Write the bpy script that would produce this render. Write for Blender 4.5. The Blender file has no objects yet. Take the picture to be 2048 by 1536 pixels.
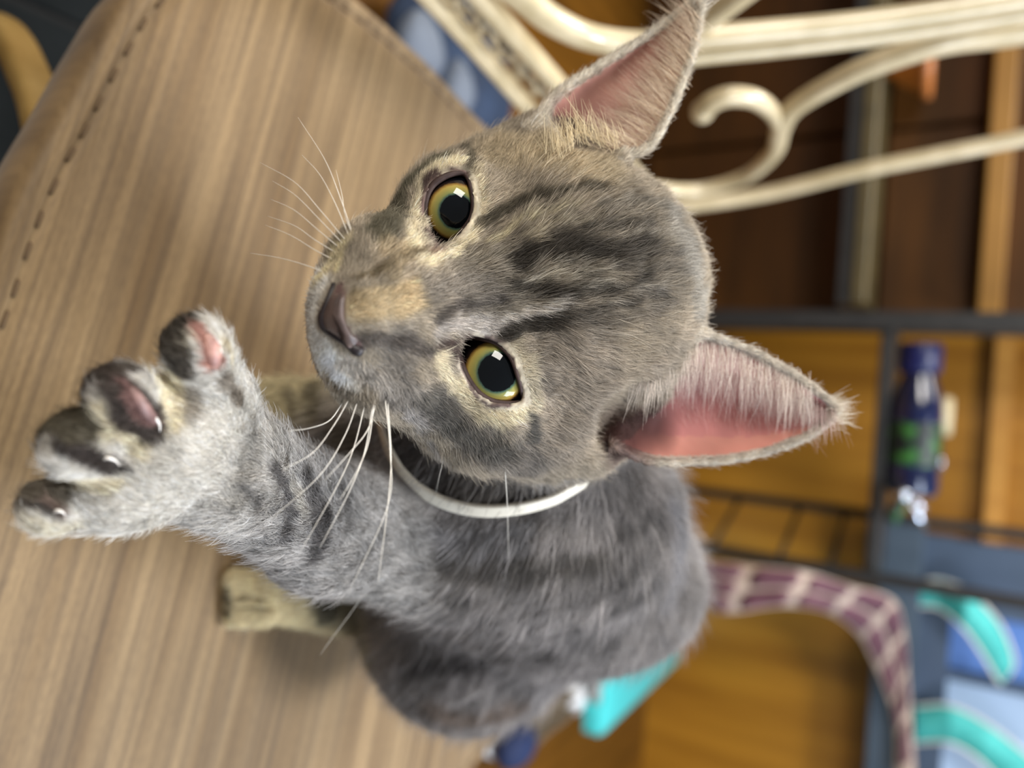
import bpy, bmesh, math, random, time
import numpy as np
from mathutils import Vector, Matrix
from mathutils.bvhtree import BVHTree

T0 = time.time()
random.seed(7)
RNG = np.random.default_rng(11)
scene = bpy.context.scene
COL = scene.collection

# ------------------------------------------------------------------ camera
FPX = 1479.1                       # focal length in pixels of the 2048 wide frame
PITCH, ROLL = math.radians(30), math.radians(4)
SEAT_Z = 0.46
CAM = np.array([0.0, 0.0, SEAT_Z + 0.273])
FWD = np.array([0, math.cos(PITCH), -math.sin(PITCH)])
_U = np.array([0, math.sin(PITCH), math.cos(PITCH)])
_R = np.array([1.0, 0, 0])
CX = math.cos(ROLL) * _U - math.sin(ROLL) * _R       # picture right
CD = math.sin(ROLL) * _U + math.cos(ROLL) * _R       # picture down
camd = bpy.data.cameras.new('camera')
camo = bpy.data.objects.new('camera', camd)
COL.objects.link(camo)
camd.sensor_width = 36.0
camd.lens = 26.0
camd.clip_start = 0.01
camd.dof.use_dof = True
camd.dof.focus_distance = 0.186
camd.dof.aperture_fstop = 5.8
m = Matrix.Identity(4)
for i in range(3):
    m[i][0], m[i][1], m[i][2], m[i][3] = CX[i], -CD[i], -FWD[i], CAM[i]
camo.matrix_world = m
scene.camera = camo

# ------------------------------------------------------------------ light and exposure
scene.view_settings.view_transform = 'Standard'
scene.view_settings.look = 'None'
scene.view_settings.gamma = 1.0
scene.view_settings.use_curve_mapping = False
scene.view_settings.exposure = 0.13
scene.cycles.use_denoising = True
scene.cycles.max_bounces = 8
world = bpy.data.worlds.new('room_light')
scene.world = world
world.use_nodes = True
bg = world.node_tree.nodes['Background']
bg.inputs[0].default_value = (0.95, 0.97, 1.0, 1)
bg.inputs[1].default_value = 0.20


def area(name, loc, target, sx, sy, power, color):
    l = bpy.data.lights.new(name, 'AREA')
    l.shape = 'RECTANGLE'
    l.size, l.size_y, l.energy, l.color = sx, sy, power, color
    o = bpy.data.objects.new(name, l)
    COL.objects.link(o)
    o.location = loc
    o.rotation_euler = (Vector(target) - Vector(loc)).to_track_quat('-Z', 'Y').to_euler()
    o['kind'] = 'helper'
    return o


area('assumed_light_right', (1.45, 0.55, 1.65), (0.0, 0.3, 0.6), 0.7, 0.8, 28, (0.74, 0.85, 1.0))  # assumed source, set from the second eye glint; right wall has no window
area('assumed_light_left', (-1.3, -0.9, 1.75), (0.0, 0.3, 0.6), 0.6, 0.8, 34, (1.0, 0.95, 0.87))  # assumed unseen light left behind the camera, from the eye glints; no window built
area('added_light_far', (-0.95, 1.35, 2.05), (0.0, 0.35, 0.5), 0.7, 0.7, 30, (1.0, 0.96, 0.90))  # added unseen light for seat sheen and fur rim; no window there
area('assumed_light_above', (0.35, 0.75, 2.3), (0.2, 0.6, 0.0), 0.5, 0.5, 42, (0.95, 0.97, 1.0))  # assumed overhead light, strengthened for the fur rim


# ------------------------------------------------------------------ helpers
def lin(c):
    out = []
    for v in c[:3]:
        v = v / 255.0
        out.append(v / 12.92 if v <= 0.04045 else ((v + 0.055) / 1.055) ** 2.4)
    return tuple(out) + (1.0,)


def cam2world(p):
    p = np.asarray(p, float)
    return CAM + p[..., 0:1] * CX + p[..., 1:2] * CD + p[..., 2:3] * FWD


def ray(x, y):
    return FWD + (x - 1024) / FPX * CX + (y - 768) / FPX * CD


def on_z(x, y, z):
    r = ray(x, y)
    return CAM + r * ((z - CAM[2]) / r[2])


def on_y(x, y, Y):
    r = ray(x, y)
    return CAM + r * ((Y - CAM[1]) / r[1])


def on_plane(x, y, pt, nrm):
    r = ray(x, y)
    return CAM + r * (np.dot(nrm, np.asarray(pt) - CAM) / np.dot(nrm, r))


def set_tags(o, label=None, cat=None, group=None, kind=None):
    if label: o['label'] = label
    if cat: o['category'] = cat
    if group: o['group'] = group
    if kind: o['kind'] = kind
    return o


def empty(name, loc, label, cat, group=None):
    o = bpy.data.objects.new(name, None)
    COL.objects.link(o)
    o.location = loc
    o.empty_display_size = 0.02
    set_tags(o, label, cat, group)
    bpy.context.view_layer.update()
    return o


def link_mesh(name, me, mat, parent=None, smooth=True):
    o = bpy.data.objects.new(name, me)
    COL.objects.link(o)
    if mat is not None:
        me.materials.append(mat)
    if smooth:
        me.polygons.foreach_set('use_smooth', np.ones(len(me.polygons), bool))
    if parent is not None:
        o.parent = parent
        o.matrix_parent_inverse = parent_world(parent).inverted()
    return o


def parent_world(o):
    mw = Matrix.LocRotScale(o.location, o.rotation_euler, o.scale)
    if o.parent is not None:
        mw = parent_world(o.parent) @ o.matrix_parent_inverse @ mw
    return mw


def mesh_from(name, verts, faces):
    me = bpy.data.meshes.new(name)
    me.from_pydata([tuple(map(float, v)) for v in verts], [], [tuple(int(i) for i in f) for f in faces])
    me.update()
    return me


def bm_obj(name, bm, mat, parent=None, smooth=True):
    me = bpy.data.meshes.new(name)
    bm.to_mesh(me)
    bm.free()
    return link_mesh(name, me, mat, parent, smooth)


def box_bm(bm, c, size, rot=None, bevel=0.0, seg=2):
    r = bmesh.ops.create_cube(bm, size=1.0)
    vs = r['verts']
    M = Matrix.Translation(Vector(c)) @ (rot.to_4x4() if rot else Matrix.Identity(4)) @ Matrix.Diagonal(Vector(tuple(size) + (1,)))
    bmesh.ops.transform(bm, matrix=M, verts=vs)
    if bevel > 0:
        es = list({e for v in vs for e in v.link_edges})
        bmesh.ops.bevel(bm, geom=es, offset=bevel, segments=seg, affect='EDGES', profile=0.5)


def box(name, c, size, mat, parent=None, rot=None, bevel=0.0, seg=2, smooth=False):
    bm = bmesh.new()
    box_bm(bm, c, size, rot, bevel, seg)
    return bm_obj(name, bm, mat, parent, smooth)


def catmull(pts, n, closed=False):
    pts = np.asarray(pts, float)
    k = len(pts)
    if closed:
        P = np.vstack([pts[-1], pts, pts[0], pts[1]])
        segs = k
    else:
        P = np.vstack([2 * pts[0] - pts[1], pts, 2 * pts[-1] - pts[-2]])
        segs = k - 1
    out = []
    for u in np.linspace(0, segs, n, endpoint=not closed):
        i = min(int(u), segs - 1)
        t = u - i
        p0, p1, p2, p3 = P[i], P[i + 1], P[i + 2], P[i + 3]
        out.append(0.5 * (2 * p1 + (p2 - p0) * t + (2 * p0 - 5 * p1 + 4 * p2 - p3) * t * t + (3 * p1 - p0 - 3 * p2 + p3) * t ** 3))
    return np.array(out)


def frames(pts, closed=False, up=None):
    n = len(pts)
    T = np.zeros((n, 3))
    for i in range(n):
        a = pts[(i - 1) % n] if (closed or i > 0) else pts[i]
        b = pts[(i + 1) % n] if (closed or i < n - 1) else pts[i]
        T[i] = (b - a) / (np.linalg.norm(b - a) + 1e-12)
    A = np.zeros((n, 3))
    if up is not None:
        for i in range(n):
            u = np.asarray(up[i] if np.ndim(up) == 2 else up, float)
            u = u - T[i] * np.dot(u, T[i])
            A[i] = u / (np.linalg.norm(u) + 1e-12)
    else:
        u = np.array([0, 0, 1.0]) if abs(T[0][2]) < 0.9 else np.array([1.0, 0, 0])
        for i in range(n):
            u = u - T[i] * np.dot(u, T[i])
            u /= np.linalg.norm(u) + 1e-12
            A[i] = u
    return T, A, np.cross(T, A)


def sweep(name, pts, prof, mat, parent=None, closed=False, up=None, scale=None, smooth=True, twist=0.0):
    """sweep a closed 2-D profile along world points; profile x goes along 'up'"""
    pts = np.asarray(pts, float)
    prof = np.asarray(prof, float)
    T, A, B = frames(pts, closed, up)
    n, k = len(pts), len(prof)
    V, Fc = [], []
    for i in range(n):
        s = 1.0 if scale is None else scale[i]
        a = twist * i
        ca, sa = math.cos(a), math.sin(a)
        for q in prof:
            x, y = q[0] * ca - q[1] * sa, q[0] * sa + q[1] * ca
            V.append(pts[i] + s * (A[i] * x + B[i] * y))
    for i in range(n if closed else n - 1):
        for j in range(k):
            i2, j2 = (i + 1) % n, (j + 1) % k
            Fc.append((i * k + j, i * k + j2, i2 * k + j2, i2 * k + j))
    if not closed:
        Fc.append(tuple(range(k))[::-1])
        Fc.append(tuple((n - 1) * k + j for j in range(k)))
    return link_mesh(name, mesh_from(name, V, Fc), mat, parent, smooth)


def circ(r, k=10, ry=None):
    return [(r * math.cos(2 * math.pi * j / k), (ry or r) * math.sin(2 * math.pi * j / k)) for j in range(k)]


def rrect(w, h, r, k=3):
    out = []
    for cx_, cy_, a0 in ((w / 2 - r, h / 2 - r, 0), (-w / 2 + r, h / 2 - r, 90), (-w / 2 + r, -h / 2 + r, 180), (w / 2 - r, -h / 2 + r, 270)):
        for j in range(k + 1):
            a = math.radians(a0 + 90 * j / k)
            out.append((cx_ + r * math.cos(a), cy_ + r * math.sin(a)))
    return out


def lathe(bm, prof, seg=24, M=None):
    """prof: (radius, height) pairs"""
    rings = []
    M = M or Matrix.Identity(4)
    for r, h in prof:
        if r < 1e-6:
            rings.append([bm.verts.new(M @ Vector((0, 0, h)))])
        else:
            rings.append([bm.verts.new(M @ Vector((r * math.cos(2 * math.pi * j / seg), r * math.sin(2 * math.pi * j / seg), h))) for j in range(seg)])
    for a, b in zip(rings[:-1], rings[1:]):
        for j in range(seg):
            j2 = (j + 1) % seg
            if len(a) == 1 and len(b) == 1:
                continue
            if len(a) == 1:
                bm.faces.new((a[0], b[j2], b[j]))
            elif len(b) == 1:
                bm.faces.new((a[j], a[j2], b[0]))
            else:
                bm.faces.new((a[j], a[j2], b[j2], b[j]))


# ------------------------------------------------------------------ materials
def mat_base(name, color=(128, 128, 128), rough=0.5, metal=0.0, spec=0.5, coat=0.0):
    mt = bpy.data.materials.new(name)
    mt.use_nodes = True
    nt = mt.node_tree
    b = nt.nodes['Principled BSDF']
    b.inputs['Base Color'].default_value = lin(color)
    b.inputs['Roughness'].default_value = rough
    b.inputs['Metallic'].default_value = metal
    b.inputs['Specular IOR Level'].default_value = spec
    b.inputs['Coat Weight'].default_value = coat
    return mt, nt, b


def noise_color(mt, nt, b, c1, c2, scale=8.0, stretch=(1, 1, 1), detail=4.0, lo=0.35, hi=0.65, rot=(0, 0, 0), bump=0.0, bscale=None):
    tc = nt.nodes.new('ShaderNodeTexCoord')
    mp = nt.nodes.new('ShaderNodeMapping')
    mp.inputs['Scale'].default_value = stretch
    mp.inputs['Rotation'].default_value = rot
    ns = nt.nodes.new('ShaderNodeTexNoise')
    ns.inputs['Scale'].default_value = scale
    ns.inputs['Detail'].default_value = detail
    rp = nt.nodes.new('ShaderNodeValToRGB')
    rp.color_ramp.elements[0].position = lo
    rp.color_ramp.elements[1].position = hi
    rp.color_ramp.elements[0].color = lin(c1)
    rp.color_ramp.elements[1].color = lin(c2)
    nt.links.new(tc.outputs['Object'], mp.inputs['Vector'])
    nt.links.new(mp.outputs[0], ns.inputs['Vector'])
    nt.links.new(ns.outputs['Fac'], rp.inputs[0])
    nt.links.new(rp.outputs[0], b.inputs['Base Color'])
    if bump > 0:
        bp = nt.nodes.new('ShaderNodeBump')
        bp.inputs['Strength'].default_value = bump
        bp.inputs['Distance'].default_value = 0.002
        nt.links.new(ns.outputs['Fac'], bp.inputs['Height'])
        nt.links.new(bp.outputs[0], b.inputs['Normal'])
    return ns, rp, mp


def simple(name, c1, c2=None, scale=20.0, rough=0.5, metal=0.0, spec=0.5, coat=0.0, stretch=(1, 1, 1), bump=0.0, rot=(0, 0, 0), lo=.35, hi=.65):
    mt, nt, b = mat_base(name, c1, rough, metal, spec, coat)
    if c2 is not None:
        noise_color(mt, nt, b, c1, c2, scale, stretch, bump=bump, rot=rot, lo=lo, hi=hi)
    return mt
# ------------------------------------------------------------------ setting: floor, walls, window
M_floor = simple('varnished_wood_floor', (80, 50, 10), (108, 70, 18), 3.0, rough=0.32, stretch=(9, 0.7, 1), bump=0.05)
M_wall = simple('ochre_wood_wall', (136, 88, 12), (166, 114, 28), 2.0, rough=0.4, stretch=(7, 1, 0.6), bump=0.05)
M_wall_white = simple('plaster', (196, 186, 168), (206, 197, 180), 3.0, rough=0.9)
M_slate = simple('slate_paint', (58, 72, 86), (66, 80, 94), 12.0, rough=0.5)
M_dark = simple('black_metal', (22, 22, 22), (32, 31, 30), 30.0, rough=0.5)

WALL_Y = 2.25


def struct(o):
    o['kind'] = 'structure'
    return o


floor_o = struct(box('floor', (0.0, 0.6, -0.02), (4.6, 4.2, 0.04), M_floor))
struct(box('wall_back', (0.0, WALL_Y + 0.05, 1.25), (4.6, 0.1, 2.5), M_wall))
struct(box('wall_right', (2.25, 0.95, 1.25), (0.1, 2.6, 2.5), M_wall_white))
struct(box('wall_left', (-1.75, 0.9, 1.25), (0.1, 2.6, 2.5), M_wall_white))
# ------------------------------------------------------------------ the cat (modelled in camera-aligned millimetres, then put in the room)
def P(x, y, d):
    return np.array([(x - 1024) / FPX * d, (y - 768) / FPX * d, d], float)


def PL(pts):
    return np.array([P(*q) for q in pts])


def mm2w(p):
    return cam2world(np.asarray(p, float) * 0.001)


H = 1.0
LO = np.array([-146.0, -124.0, 128.0])
HI = np.array([118.0, 172.0, 452.0])
DIM = np.ceil((HI - LO) / H).astype(int) + 1
AX = [LO[i] + H * np.arange(DIM[i]) for i in range(3)]
PRIMS = []          # (group, fn(points)->sdf, lo, hi, k)


def ell(c, r, ang=0.0, tilt=0.0):
    """ellipsoid, radii along (picture dir 'ang', across it, depth); tilt turns it about the across axis"""
    c, r = np.asarray(c, float), np.asarray(r, float)
    a, t = math.radians(ang), math.radians(tilt)
    e0 = np.array([math.cos(a), math.sin(a), 0]); e1 = np.array([-math.sin(a), math.cos(a), 0]); e2 = np.array([0, 0, 1.0])
    e0, e2 = e0 * math.cos(t) + e2 * math.sin(t), e2 * math.cos(t) - e0 * math.sin(t)
    R = np.array([e0, e1, e2], np.float32)
    rf = r.astype(np.float32)

    def fn(q):
        l = (q - c.astype(np.float32)) @ R.T
        k0 = np.sqrt(((l / rf) ** 2).sum(-1)) + 1e-6
        k1 = np.sqrt(((l / (rf * rf)) ** 2).sum(-1)) + 1e-6
        return k0 * (k0 - 1) / k1
    ext = np.sqrt(((R * r[:, None]) ** 2).sum(0))
    return fn, c - ext, c + ext


def cap(p0, r0, p1, r1):
    p0, p1 = np.asarray(p0, float), np.asarray(p1, float)
    a = p0.astype(np.float32); ab = (p1 - p0).astype(np.float32); L2 = float((ab ** 2).sum())

    def fn(q):
        pa = q - a
        t = np.clip((pa @ ab) / L2, 0, 1)
        return np.sqrt(((pa - t[..., None] * ab) ** 2).sum(-1)) - (r0 + (r1 - r0) * t)
    rr = max(r0, r1)
    return fn, np.minimum(p0, p1) - rr, np.maximum(p0, p1) + rr


def sheet(pts, r):
    """shell round a dense sheet of points (n,m,3)"""
    from mathutils.kdtree import KDTree
    flat = pts.reshape(-1, 3)
    kd = KDTree(len(flat))
    for i, v in enumerate(flat):
        kd.insert(v, i)
    kd.balance()
    lo, hi = flat.min(0) - r, flat.max(0) + r

    def fn(q):
        sh = q.shape[:-1]
        q2 = np.asarray(q, float).reshape(-1, 3)
        out = np.full(len(q2), 30.0, np.float32)
        idx = np.nonzero(((q2 > lo - 7) & (q2 < hi + 7)).all(1))[0]
        f_ = kd.find
        out[idx] = [f_(v)[2] for v in q2[idx]]
        return (out - r).reshape(sh)
    return fn, lo, hi


def add(group, prim, k=8.0, op='u'):
    PRIMS.append((group, prim[0], prim[1], prim[2], k, op))


def smin(a, b, k):
    h = np.clip(0.5 + 0.5 * (b - a) / k, 0, 1)
    return b + (a - b) * h - k * h * (1 - h)


def smax(a, b, k):
    return -smin(-a, -b, k)


def poly_sd(px, py, poly):
    """signed distance in pixels to a polygon, negative inside"""
    poly = np.asarray(poly, float)
    n = len(poly)
    d = np.full(px.shape, 1e9)
    ins = np.zeros(px.shape, bool)
    for i in range(n):
        a, b = poly[i], poly[(i + 1) % n]
        ex, ey = b - a
        wx, wy = px - a[0], py - a[1]
        t = np.clip((wx * ex + wy * ey) / (ex * ex + ey * ey), 0, 1)
        d = np.minimum(d, (wx - ex * t) ** 2 + (wy - ey * t) ** 2)
        c = ((a[1] <= py) & (b[1] > py)) | ((b[1] <= py) & (a[1] > py))
        with np.errstate(divide='ignore', invalid='ignore'):
            xi = a[0] + (py - a[1]) / (ey if abs(ey) > 1e-9 else 1e-9) * ex
        ins ^= c & (px < xi)
    d = np.sqrt(d)
    return np.where(ins, -d, d)


# ---- eyes: openings in picture pixels, eyeballs in depth
LID_A = [(864, 497), (855, 470), (850, 440), (849, 415), (855, 388), (868, 368), (888, 354), (910, 347), (930, 349), (940, 368), (945, 393), (945, 419), (940, 438), (930, 453), (916, 470), (901, 486), (882, 497)]
LID_B = [(914, 677), (916, 700), (923, 728), (937, 760), (957, 786), (985, 802), (1018, 806), (1044, 801), (1042, 777), (1034, 749), (1022, 717), (1001, 692), (982, 681), (963, 676), (938, 673)]
EYE_A = dict(c=P(908, 424, 198.0), r=11.6, iris=(913, 423), lid=LID_A, ri=7.0, rp=4.1)
EYE_B = dict(c=P(983, 742, 197.0), r=12.0, iris=(996, 745), lid=LID_B, ri=7.9, rp=4.8)


def hit_sphere(x, y, c, r):
    d = np.array([(x - 1024) / FPX, (y - 768) / FPX, 1.0])
    A = d @ d; B = d @ c; Cc = c @ c - r * r
    disc = B * B - A * Cc
    if disc <= 0:
        return d * (B / A)
    return d * ((B - math.sqrt(disc)) / A)


# ---- ears as curved sheets
def ear_sheet(e1, e2, bowl, tipw, n=70, mcount=44):
    A = catmull(e1, n); B = catmull(e2, n)
    out = np.zeros((n, mcount, 3))
    for i in range(n):
        s = i / (n - 1)
        for j in range(mcount):
            t = j / (mcount - 1)
            q = A[i] * (1 - t) + B[i] * t
            d = q[2] + (bowl * (1 - s) ** 0.9 + tipw * s * (1 - s)) * math.sin(math.pi * t) ** 0.75
            out[i, j] = P(q[0], q[1], d)
    return out


EAR_B = ear_sheet([(1285, 725, 204), (1345, 662, 209), (1450, 680, 215), (1555, 729, 219), (1632, 780, 222), (1674, 818, 224)],
                  [(1225, 890, 211), (1295, 922, 216), (1400, 925, 222), (1500, 912, 225), (1598, 880, 226), (1656, 842, 225)], 17, 10)
EAR_A = ear_sheet([(1245, 312, 208), (1296, 296, 212), (1335, 235, 217), (1362, 170, 221), (1388, 95, 224), (1400, 15, 225)],
                  [(1060, 262, 208), (1112, 190, 214), (1190, 136, 219), (1265, 90, 223), (1335, 42, 226), (1388, 0, 226)], 15, 9)

# ---- head
add('head', ell(P(1115, 590, 226), (44, 41, 38), -10), 10)
add('head', ell(P(1020, 590, 211), (32, 33, 24), -10), 12)         # forehead
add('head', cap(P(935, 440, 212), 18.5, P(1090, 385, 226), 22), 10)    # cheek, upper side
add('head', cap(P(985, 790, 212), 21.5, P(1150, 800, 226), 22), 10)  # cheek, lower side
add('head', cap(P(716, 633, 163), 8.0, P(905, 595, 191), 14.0), 10)  # bridge of the nose
add('head', ell(P(765, 545, 178), (13.5, 13, 14)), 7)              # whisker pads
add('head', ell(P(765, 715, 178), (14.0, 13.5, 14)), 7)
add('head', ell(P(705, 635, 172), (9.5, 13, 11)), 7)               # upper lip
add('head', ell(P(750, 645, 192), (11, 13, 11)), 8)                # chin
add('head', cap(P(825, 522, 192), 13, P(915, 455, 205), 16), 8)
add('head', cap(P(830, 735, 192), 15, P(940, 780, 205), 17), 8)
for e in (EYE_A, EYE_B):
    add('head', ell(e['c'], (e['r'] + 1.5,) * 3), 5)
# ear canals then ears
add('head', ell(P(1268, 845, 208), (13, 12, 21), 12), 4, 's')
add('head', ell(P(1195, 240, 208), (13, 8.5, 15), -40), 5, 's')
add('ear_b', sheet(EAR_B, 1.2), 4)
add('ear_a', sheet(EAR_A, 1.2), 4)
# ---- neck, trunk, legs
add('body', cap(P(1090, 700, 248), 35, P(960, 930, 285), 44), 16)
add('body', ell(P(1010, 1000, 296), (70, 48, 52), 12), 16)
add('body', ell(P(1090, 1115, 345), (72, 46, 58), 14), 18)
add('body', ell(P(900, 1090, 372), (42, 48, 52)), 18)
add('body', ell(P(800, 930, 276), (38, 34, 32)), 14)              # chest
add('body', ell(P(925, 1265, 375), (50, 41, 46), 20), 10)         # haunch
add('foot', cap(P(535, 1197, 342), 10.2, P(700, 1215, 372), 13), 8)
add('body', cap(P(930, 1290, 374), 35, P(1170, 1150, 352), 35), 12)
for yy in (1161, 1184, 1210, 1234):
    add('foot', cap(P(474, yy, 332.5), 4.7, P(530, 1197 + (yy - 1197) * 0.8, 335), 5.6), 1.6)
add('leg', cap(P(800, 850, 272), 19, P(560, 835, 282), 12.5), 10)
add('leg', cap(P(560, 835, 282), 12.0, P(470, 826, 304), 10.0), 8)


def w2mm(p):
    r = (np.asarray(p, float) - CAM) * 1000
    return np.array([r @ CX, r @ CD, r @ FWD])


_f = mm2w(P(470, 826, 304))
add('leg', cap(w2mm((_f[0], _f[1], SEAT_Z + 0.0125)), 10.0, P(470, 826, 304), 10.0), 8)
add('leg', cap(w2mm((_f[0], _f[1], SEAT_Z + 0.0100)), 8.5, w2mm((_f[0] - 0.002, _f[1] - 0.014, SEAT_Z + 0.0092)), 7.5), 5)
for p0, p1, r0, r1 in (((0.13, 0.415, 0.495), (0.06, 0.445, 0.475), 13, 11), ((0.06, 0.445, 0.475), (-0.01, 0.435, 0.471), 11, 10)):
    add('body', cap(w2mm(p0), r0, w2mm(p1), r1), 8)
add('arm', cap(P(850, 1075, 272), 24, P(650, 1055, 232), 18), 14)
add('arm', cap(P(650, 1055, 232), 18, P(440, 925, 181), 13.8), 8)
add('paw', cap(P(440, 925, 181), 13.8, P(330, 875, 164), 13.5), 8)
add('paw', cap(P(400, 815, 166), 10.5, P(245, 965, 161), 11.0), 7)
TOES = [((425, 775, 164), (392, 694, 153), 7.2), ((312, 842, 160), (243, 795, 147), 7.4), ((240, 915, 158), (157, 887, 146), 7.2), ((195, 995, 160), (106, 1012, 152), 6.4)]
for a, b, r in TOES:
    add('paw', cap(P(*a), r, P(*b), r * 0.92), 2.2)
add('paw', ell(P(470, 795, 170), (5.0, 6.0, 5)), 3)

S = np.full(tuple(DIM), 20.0, np.float32)


def region(lo, hi, pad):
    i0 = np.maximum(np.floor((lo - pad - LO) / H).astype(int), 0)
    i1 = np.minimum(np.ceil((hi + pad - LO) / H).astype(int) + 1, DIM)
    sl = tuple(slice(i0[i], i1[i]) for i in range(3))
    q = np.stack(np.meshgrid(*(AX[i][sl[i]].astype(np.float32) for i in range(3)), indexing='ij'), -1)
    return sl, q


for g, fn, lo, hi, k, op in PRIMS:
    sl, q = region(lo, hi, max(k, 4.0) + 1)
    v = fn(q)
    S[sl] = smin(S[sl], v, k) if op == 'u' else smax(S[sl], -v, k)
# eye openings
for e in (EYE_A, EYE_B):
    c = e['c']
    sl, q = region(c - np.array([16, 16, 26]), c + np.array([16, 16, 3]), 0)
    px = q[..., 0] / q[..., 2] * FPX + 1024
    py = q[..., 1] / q[..., 2] * FPX + 768
    pr = poly_sd(px, py, e['lid']) * (q[..., 2] / FPX)
    pr = np.maximum(pr, q[..., 2] - (c[2] - 1.0))
    S[sl] = smax(S[sl], -pr, 0.6)
print('sdf', round(time.time() - T0, 1))


def surface_nets(S, lo, h):
    ins = S < 0
    nx, ny, nz = S.shape
    cs = [(a, b, c) for a in (0, 1) for b in (0, 1) for c in (0, 1)]
    cnt = np.zeros((nx - 1, ny - 1, nz - 1), np.int8)
    for a, b, c in cs:
        cnt += ins[a:nx - 1 + a, b:ny - 1 + b, c:nz - 1 + c]
    act = (cnt > 0) & (cnt < 8)
    I = np.argwhere(act)
    idx = np.full(act.shape, -1, np.int64)
    idx[act] = np.arange(len(I))
    val = {c: S[I[:, 0] + c[0], I[:, 1] + c[1], I[:, 2] + c[2]] for c in cs}
    acc = np.zeros((len(I), 3)); num = np.zeros(len(I))
    for c in cs:
        for ax in range(3):
            if c[ax] == 1:
                continue
            d = list(c); d[ax] = 1; d = tuple(d)
            va, vb = val[c], val[d]
            m_ = (va < 0) != (vb < 0)
            t = np.where(m_, va / np.where(m_, va - vb, 1), 0)
            p = np.zeros((len(I), 3)); p[:] = c
            p[:, ax] += t
            acc[m_] += p[m_]; num[m_] += 1
    V = (I + acc / num[:, None]) * h + lo
    F = []
    for ax in range(3):
        u, w = (ax + 1) % 3, (ax + 2) % 3
        sl0 = [slice(None)] * 3; sl1 = [slice(None)] * 3
        sl0[ax] = slice(0, S.shape[ax] - 1); sl1[ax] = slice(1, None)
        ch = ins[tuple(sl0)] != ins[tuple(sl1)]
        E = np.argwhere(ch)
        E = E[(E[:, u] > 0) & (E[:, w] > 0) & (E[:, u] < S.shape[u] - 1) & (E[:, w] < S.shape[w] - 1)]
        flip = ins[tuple(E.T)]
        o = []
        for du, dw in ((-1, -1), (0, -1), (0, 0), (-1, 0)):
            J = E.copy(); J[:, u] += du; J[:, w] += dw
            o.append(idx[tuple(J.T)])
        q = np.stack(o, 1)
        q[~flip] = q[~flip][:, ::-1]
        F.append(q)
    return V, np.vstack(F)


V, Fq = surface_nets(S, LO, H)


def relax(V, Fq, it, w=0.5):
    a = np.vstack([Fq[:, [0, 1]], Fq[:, [1, 2]], Fq[:, [2, 3]], Fq[:, [3, 0]]])
    i = np.concatenate([a[:, 0], a[:, 1]]); j = np.concatenate([a[:, 1], a[:, 0]])
    deg = np.bincount(i, minlength=len(V)).astype(float)
    for _ in range(it):
        avg = np.stack([np.bincount(i, V[j, k], len(V)) for k in range(3)], 1) / deg[:, None]
        V = V + w * (avg - V)
    return V


V = relax(V, Fq, 2)
NV = len(V)
print('cat mesh', NV, len(Fq), round(time.time() - T0, 1))


def vnormals(V, Fq):
    n = np.cross(V[Fq[:, 2]] - V[Fq[:, 0]], V[Fq[:, 3]] - V[Fq[:, 1]])
    out = np.zeros_like(V)
    for k in range(4):
        for c in range(3):
            out[:, c] += np.bincount(Fq[:, k], n[:, c], len(V))
    return out / (np.linalg.norm(out, axis=1, keepdims=True) + 1e-9)


VN = vnormals(V, Fq)
# outward: away from the inside
PXY = np.stack([V[:, 0] / V[:, 2] * FPX + 1024, V[:, 1] / V[:, 2] * FPX + 768], 1)
CBVH = BVHTree.FromPolygons([tuple(v) for v in V], [tuple(int(i) for i in f) for f in Fq])


def cast(x, y, default=200.0):
    d = Vector(((x - 1024) / FPX, (y - 768) / FPX, 1.0))
    hit = CBVH.ray_cast(Vector((0, 0, 0)), d)
    if hit[0] is None:
        return None
    return np.array(hit[0])


# ---- which part of the cat a vertex belongs to
GN = ['head', 'ear_a', 'ear_b', 'body', 'foot', 'leg', 'arm', 'paw']
GD = np.full((NV, len(GN)), 40.0, np.float32)
V32 = V.astype(np.float32)
for g, fn, lo, hi, k, op in PRIMS:
    if op != 'u':
        continue
    j = GN.index(g)
    m_ = ((V > lo - 20) & (V < hi + 20)).all(1)
    GD[m_, j] = np.minimum(GD[m_, j], fn(V32[m_]))
GW = np.exp(-np.clip(GD, -2, 40) / 2.5)
GW /= GW.sum(1, keepdims=True)
W = {g: GW[:, i] for i, g in enumerate(GN)}


# ---- smooth noise
def vnoise(q, scale, seed=0):
    q = q / scale + 100.0 + seed * 17.31
    i = np.floor(q).astype(np.int64); f_ = q - i
    f_ = f_ * f_ * (3 - 2 * f_)

    def hsh(a, b, c):
        n = (a * 73856093) ^ (b * 19349663) ^ (c * 83492791) ^ (seed * 2654435761)
        n = (n ^ (n >> 13)) * 1274126177
        return ((n ^ (n >> 16)) & 0xffff) / 65535.0
    r = 0
    for a in (0, 1):
        for b in (0, 1):
            for c in (0, 1):
                w = (f_[:, 0] if a else 1 - f_[:, 0]) * (f_[:, 1] if b else 1 - f_[:, 1]) * (f_[:, 2] if c else 1 - f_[:, 2])
                r = r + w * hsh(i[:, 0] + a, i[:, 1] + b, i[:, 2] + c)
    return r


# ---- coat colours (sRGB of the fur itself)
BASE = {'head': (174, 162, 144), 'ear_a': (170, 158, 142), 'ear_b': (170, 158, 148), 'body': (156, 151, 149), 'foot': (228, 214, 178), 'leg': (196, 184, 150), 'arm': (186, 182, 178), 'paw': (222, 217, 208)}
C = sum(W[g][:, None] * np.array(BASE[g], float) for g in GN)
DARK = np.array([78, 72, 66.0])
STROKES = []


def st(pts, w, col, a=0.9, soft=0.5, groups=None):
    STROKES.append((pts, w, col, a, soft, groups))


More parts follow.
